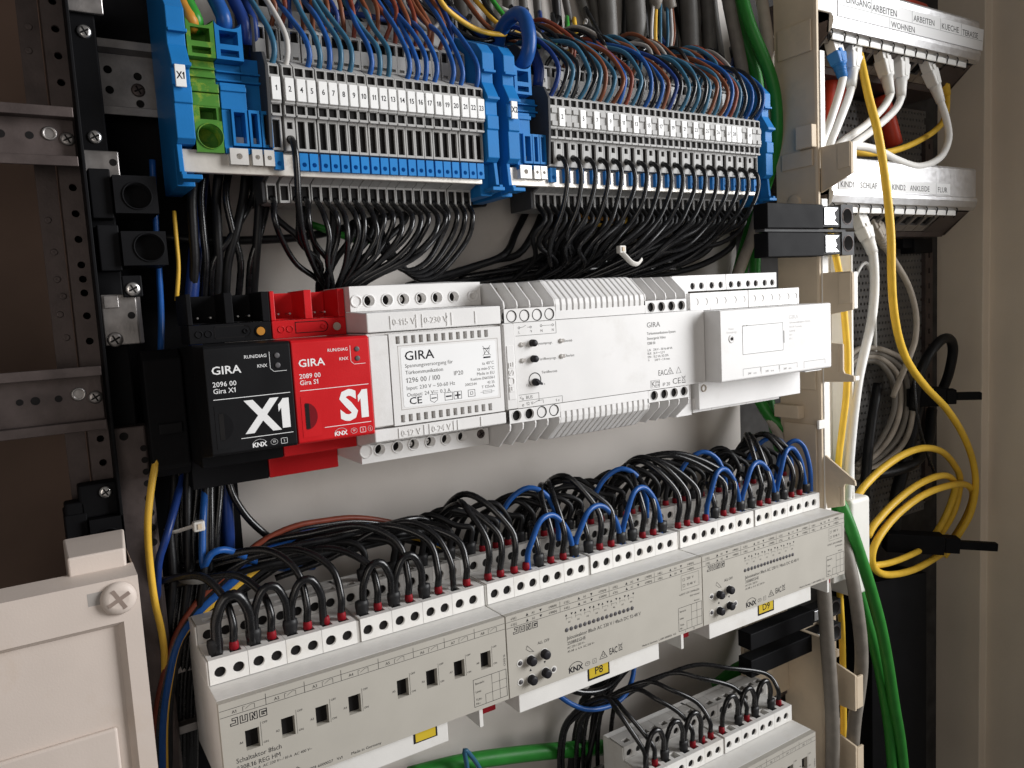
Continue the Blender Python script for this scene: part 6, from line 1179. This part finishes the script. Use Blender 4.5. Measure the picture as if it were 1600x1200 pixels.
for i, x in enumerate(X2S):
    f = i/35; ex = 228+100*f+j_(9); pts = [(x, 66, 224), (x, 58, 218.5), (x-1+j_(1), 53, 211), (x-6-14*f, 60+j_(3), 200+j_(3)), (ex, 72+j_(4), 188+j_(4)), (ex-14, 88, 172)]
    tag(MB().tube(spline(pts, 6), 1.6, 8).build('bundle_wire', 'wire_black_matt'), 'black wire from the sockets under the right strip, %s from the left' % ORD[i], 'wire', 'lower black wires of the right strip')
for i in range(16):
    x = 215+13*i; pts = [(x+20, 96, 222), (x+6+j_(6), 86+j_(5), 208), (x-6+j_(6), 82+j_(5), 196+j_(3)), (x-30, 86, 186+j_(4)), (x-70, 96, 176)]
    tag(MB().tube(spline(pts, 8), 2.4, 8).build('rear_cable', 'wire_black_matt'), 'black cable deep behind the right strip bundle, %s from the left' % ORD[i], 'cable', 'deep black cables below the right strip')
for i, z in enumerate((184, 179)): tag(MB().tube(spline([(180, 94, z-4), (215, 82, z), (250, 76, z+3), (300, 76, z+3), (360, 84, z+2)], 10), 2.2, 8).build('rear_cable', 'wire_black'), 'black cable lying along the top of the control unit, %s one' % ['upper', 'lower'][i], 'cable')
for i, z in enumerate((211, 215)): tag(MB().tube(spline([(252, 72, z+5), (262, 66, z), (276, 64, z-1), (292, 66, z), (302, 74, z+6)], 8), 1.2, 8).build('loose_wire', 'wire_yellow' if i == 0 else 'wire_orange'), 'short %s wire under the right strip' % ['yellow', 'orange'][i], 'wire')
# cable ties
def cable_tie(label, c, ln, tail):
    t = thing('cable_tie', label, 'cable tie', c, 'white cable ties'); x, y, z = c; MB().box(x-2.6, x+2.6, y-4, y, z-2.4, z+2.4).build('head', 'tie_white', t, .7); MB().box(x-.8, x+1, y-4.5, y-4.1, z-1.2, z+1.4).build('pawl', 'duct_cream', t, .1)
    k = MB(); k.tube(spline(tail, 2), 1.7, 8, flat=.3); k.build('strap', 'tie_white', t)
cable_tie('white cable tie with curled end on the right strip bundle', (269.5, 45, 192.5), 0, [(268, 43, 192), (271, 41, 188), (275, 40, 184), (280, 40, 183), (284, 40, 186)])
cable_tie('white cable tie round the black bundle left of the leftmost actuator', (7.5, 50, 66.2), 0, [(8, 52, 66.2), (3, 52.5, 65), (-3, 54, 64), (-5, 60, 64)])
tag(MB().lathe((5.5, 60, 38), (.15, -.1, 1), [(8.6, 0), (8.9, 1.5), (8.6, 3)], 24, cap=False).build('cable_tie', 'cable_dkgrey'), 'grey strap ring round the bundle above the leftmost actuator', 'cable tie')

# ================================================================ actuator wiring
YS, ZS = 26.0, 11.9          # slot position on the front tier
def slot(x0, i): return x0+HOLES[i]
A = 'leftmost actuator'
kinds1 = 'BRBRBRRRBRBRBRKR'
g1 = 'wires of the leftmost actuator'
for i, c in enumerate(kinds1):
    x = slot(0, i)
    if c == 'R':
        if i in (6,): continue
        rise = 24+4*(i % 3)+i*.4; lx = 16+1.6*i
        pts = [(x, YS, ZS-4), (x, YS, ZS+4), (x+.4, YS-.3, ZS+12), (x-1.5, YS+6, ZS+rise*.82), (x-lx*.5, YS+18, ZS+rise+3), (x-lx-6, YS+30, ZS+rise+1), (x-lx*1.5-14, YS+40, ZS+rise-4), (min(x-lx*1.8-22, 40-i), YS+46, ZS+8)]
        ferruled('actuator_wire', 'black wire with a red sleeve in the leftmost actuator, %s socket from the left' % ORD[i], pts, 'wire_black', 1.85, [((x, YS, ZS), 'red')], g1)
    if c == 'K':
        pts = [(x, YS, ZS-4), (x, YS, ZS+6), (x-.5, YS+1, ZS+16), (x-5, YS+8, ZS+29), (x-16, YS+18, ZS+36), (x-34, YS+26, ZS+32), (x-56, YS+30, ZS+22), (x-84, YS+36, ZS+16)]
        ferruled('actuator_wire', 'plain black wire without sleeve in the leftmost actuator', pts, 'wire_black', 1.7, [], g1)
def jumper(x0, a, b_, h, label, mt='wire_black', r=1.75, kinds=('twin', None), grp=g1, dy=0, z0=0):
    xa, xb = slot(x0, a)+.9, slot(x0, b_)-.9; z = ZS+z0
    pts = [(xa, YS, z-3), (xa, YS, z+8), (xa+.6, YS-1+dy, z+h*.62), (xa+(xb-xa)*.3, YS-1.5+dy, z+h*.95), (xa+(xb-xa)*.7, YS-1.5+dy, z+h*.95), (xb-.6, YS-1+dy, z+h*.62), (xb, YS, z+8), (xb, YS, z-3)]
    boots = [((p-s_, YS, z), kd) for p, kd, s_ in ((xa, kinds[0], .9), (xb, kinds[1], -.9)) if kd]
    return ferruled('jumper_wire', label, pts, mt, r, boots, grp)
J1 = [(0, 2, 26, 'twin', 'twin'), (2, 4, 26, None, 'twin'), (4, 6, 25, None, 'red'), (8, 10, 25, 'twin', 'twin'), (10, 12, 25, None, 'twin')]
for q, (a, b_, h, ka, kb_) in enumerate(J1): jumper(0, a, b_, h, 'black jumper loop on the leftmost actuator, %s from the left' % ORD[q], kinds=(ka, kb_), r=2.5 if q == 0 else 1.95, grp='black jumpers of the leftmost actuator')
# middle and right actuators
for d, (x0, nm) in enumerate(((144, 'middle'), (288, 'right'))):
    for i in range(16):
        x = slot(x0, i); c = 'RRRb'[i] if i < 4 else 'BRRb'[i % 4]
        grp = 'wires of the %s actuator' % nm
        if c == 'R':
            bx = x0+[-4, 62, 128, 128][min(3, (i+1)//6)]+j_(5) if d == 0 else x0+[-14, 100, 100, 100][0 if i < 7 else 1]+j_(6)
            pk = 40+j_(3)+(6 if d else 2)
            pts = [(x, YS, ZS-4), (x, YS, ZS+4), (x+.8, YS-1.5, ZS+14), (x+.4, YS+1, ZS+24), (x*.72+bx*.28-1, YS+9, ZS+pk*.86), (x*.4+bx*.6, YS+18+j_(2), ZS+pk), (bx+6, YS+30, ZS+pk-6), (bx-2, YS+40, ZS+20), (bx-4, YS+48, ZS-4)]
            ferruled('actuator_wire', 'black wire with a red sleeve in the %s actuator, %s socket from the left' % (nm, ORD[i]), pts, 'wire_black', 1.85, [((x, YS, ZS), 'red')], grp)
        elif c == 'B':
            pts = [(x, YS, ZS-3), (x, YS, ZS+7), (x-.6, YS+2, ZS+16), (x+2, YS+9, ZS+22), (x+6, YS+17, ZS+18), (x+7.5, YS+20, ZS+8)]
            ferruled('jumper_wire', 'short thick-sleeved black jumper, %s actuator, %s socket from the left' % (nm, ORD[i]), pts, 'wire_black', 1.7, [((x, YS, ZS), 'twin')], 'short jumpers of the %s actuator' % nm)
    for q, (a, b_) in enumerate(((3, 7), (7, 11), (11, 15))):
        xa, xb = slot(x0, a)+1.2, slot(x0, b_)-1.2; h = [27, 26, 31][q]+(4 if d else 0)
        pts = [(xa, YS, ZS-3), (xa+.3, YS, ZS+8), (xa+2.5, YS-2, ZS+h*.6), (xa+(xb-xa)*.3, YS-1, ZS+h*.97), (xa+(xb-xa)*.62, YS+1, ZS+h), (xb-5, YS, ZS+h*.72), (xb-.6, YS, ZS+9), (xb, YS, ZS-3)]
        ferruled('blue_jumper', 'blue jumper loop on the %s actuator, %s from the left' % (nm, ORD[q]), pts, 'wire_blue', 1.7, [((xa-1.2, YS, ZS), 'red')] if q == 0 else [], 'blue jumpers on the actuators')
        ferruled('jumper_sleeve_wire', 'black twin sleeve ending the %s blue jumper, %s actuator' % (ORD[q], nm), [(slot(x0, b_), YS, ZS-3), (slot(x0, b_), YS, ZS+1), (slot(x0, b_), YS, ZS+4)], 'boot_black', 1.6, [((slot(x0, b_), YS, ZS), 'twin')], 'twin sleeves of the blue jumpers')
        if q == 1: continue
        # second, rear blue loop
        xr = slot(x0, b_)-16; pts = [(xr-22, YS+24, ZS+22), (xr-14, YS+20, ZS+36), (xr-4, YS+15, ZS+42), (xr+6, YS+11, ZS+36), (xr+11, YS+9, ZS+22), (xr+12, YS+10, ZS+8)]
        tag(MB().tube(spline(pts, 5), 1.65, 9).build('blue_wire', 'wire_blue'), 'rear blue loop above the %s actuator, %s from the left' % (nm, ORD[q]), 'wire', 'rear blue loops on the actuators')
    # rear tier wires with thick black sleeves
    for i in range(0, 16):
        x = slot(x0, i)+1.5; pts = [(x, 47, 18), (x, 46.6, 28), (x+1, 46, 36), (x-6+j_(2), 50, 43+j_(5)), (x-18+j_(4), 60, 44+j_(5)), (x-27+j_(4), 72, 30+j_(4)), (x-32, 82, 6)]
        ferruled('rear_actuator_wire', 'black wire from the rear tier of the %s actuator, %s from the left' % (nm, ORD[i]), pts, 'wire_black_matt', 1.7, [((x, 47, 20.6), 'red' if i % 4 else 'twin')], 'rear wires of the %s actuator' % nm)
for i in range(9, 16, 2):
    x = slot(0, i)+1.5; pts = [(x, 47, 18), (x, 46.6, 28), (x+1, 46, 36), (x-5, 50, 43+j_(3)), (x-20, 58, 41), (x-44, 66, 34), (x-70, 72, 30)]
    ferruled('rear_actuator_wire', 'black wire from the rear tier of the leftmost actuator, %s from the left' % ORD[(i-9)//2], pts, 'wire_black_matt', 1.8, [((x, 47, 20.6), 'twin')], 'rear wires of the leftmost actuator')
for i, (dy, dz) in enumerate(((0, 0), (3, 5), (6, -4), (-3, 8), (9, 2))):
    pts = [(150, 70+dy, 24), (128, 60+dy, 36+dz), (100, 56+dy, 38+dz), (70, 56+dy, 37+dz), (44, 58+dy, 37+dz), (22, 62+dy, 34+dz*.6), (6, 66+dy, 24), (-4, 70, 0)]
    tag(MB().tube(spline(pts, 7), 1.7, 9).build('crossing_wire', 'wire_black' if i % 2 else 'wire_black_matt'), 'long black wire lying along the rear of the leftmost actuator, %s' % ORD[i], 'wire', 'long black wires on the leftmost actuator')
# last blue hook at the right end and lowest actuator
tag(MB().tube(spline([(412, 44, 20), (414, 40, 40), (420, 34, 50), (427, 30, 46), (430, 27, 30), (429.5, 26, 12), (429.5, 26, 6)], 4), 1.7, 9).build('blue_jumper', 'wire_blue'), 'blue hook at the right end of the right actuator', 'wire')
x0, z0 = 252.5, -153
kinds4 = 'KRBRBRRRRRBRBRBR'
for i, c in enumerate(kinds4):
    x = slot(x0, i); z = ZS+z0
    if c in 'RK' and i not in (6, 8, 3, 9, 13):
        rise = 34+j_(4); bx = 252+.35*(x-252)-10
        pts = [(x, YS, z-4), (x, YS, z+4), (x-.6, YS, z+12), (x-5, YS+7, z+rise*.7), (x*.7+bx*.3-4, YS+16, z+rise), (x*.4+bx*.6, YS+30, z+rise+4), (bx-8, YS+44, z+rise-8), (bx-16, YS+52, z+4), (bx-18, YS+54, z-60)]
        ferruled('actuator_wire', 'black wire in the lowest actuator, %s socket from the left' % ORD[i], pts, 'wire_black', 1.6, [((x, YS, z), 'red')] if c == 'R' else [], 'wires of the lowest actuator')
for q, (a, b_) in enumerate(((0, 2), (2, 4), (4, 6), (8, 10), (10, 12), (12, 14))): jumper(x0, a, b_, 24, 'black jumper loop on the lowest actuator, %s from the left' % ORD[q], kinds=(None if a not in (8,) else 'red', 'twin' if b_ not in (6,) else 'red'), grp='black jumpers of the lowest actuator', z0=z0)
for i in range(6):
    pts = [(300+i*6+j_(5), 80+j_(4), -84+j_(4)), (280+i*5+j_(5), 84+j_(4), -100+j_(4)), (258+i*4+j_(5), 86+j_(5), -120+j_(5)), (246+i*3+j_(5), 86+j_(6), -152), (240+j_(8), 88+j_(5), -230)]
    tag(MB().tube(spline(pts, 8), 2.2, 8).build('rear_cable', 'wire_black_matt'), 'black cable falling behind the lowest actuator, %s from the left' % ORD[i], 'cable', 'black cables behind the lowest actuator')

for i in range(34):
    x = 24+12.2*i+j_(3); mt = R_.choice(['cable_dkgrey', 'wire_black_matt', 'cable_dkgrey', 'wire_black_matt', 'cable_dkgrey', 'wire_black_matt'])
    if i in (2, 5, 9, 12, 15): continue
    pts = [(x-10+j_(4), 99+j_(2), 430), (x-4+j_(3), 98+j_(3), 380), (x+j_(4), 99+j_(2), 340), (x+2+j_(4), 100, 300), (x+3, 100, 262)]
    tag(MB().tube(spline(pts, 14), 3.4+j_(1.2), 10).build('supply_cable', mt), 'dark sheathed cable coming down behind the strips, %s from the left' % ORD[i], 'cable', 'dark supply cables behind the strips')
for i in range(12):
    x = 30+34*i; z = 318+j_(10); mt = R_.choice(['wire_black', 'wire_black_matt', 'wire_navy', 'wire_black'])
    tag(MB().tube(spline([(x-20, 88, z+26), (x, 84+j_(3), z+6), (x+24, 82+j_(3), z+j_(5)), (x+50, 86, z+8), (x+66, 92, z+30)], 8), 1.7, 8).build('slack_wire', mt), 'dark slack wire behind the terminal wires, %s from the left' % ORD[i], 'wire', 'slack wires behind the strips')

def wall_clamp(label, a, b_, h):
    """cable clamp on a long bolt standing out towards the door"""
    t = thing('wall_clamp', label, 'clamp', a, 'black cable clamps at the side wall'); a = Vector(a); d = Vector(b_)-a; L_ = d.length; dn = d.normalized()
    for nm, q0, q1, w_, hh in (('clamp_body', 0, .52, 16, h), ('collar', .525, .66, 13, h*.8), ('bolt', .665, 1, 7, h*.42)):
        k = MB(); oriented(k, a+dn*L_*q0, d, (0, 0, 1), w_, hh, L_*(q1-q0)); k.build(nm, 'black_plastic', t, .8)
wall_clamp('black cable clamp with protruding bolt, upper one on the side wall', (650, 84, 54), (692, 36, 54), 17)
wall_clamp('black cable clamp with protruding bolt, lower one below the yellow loops', (618, 86, -80), (690, 20, -86), 18)
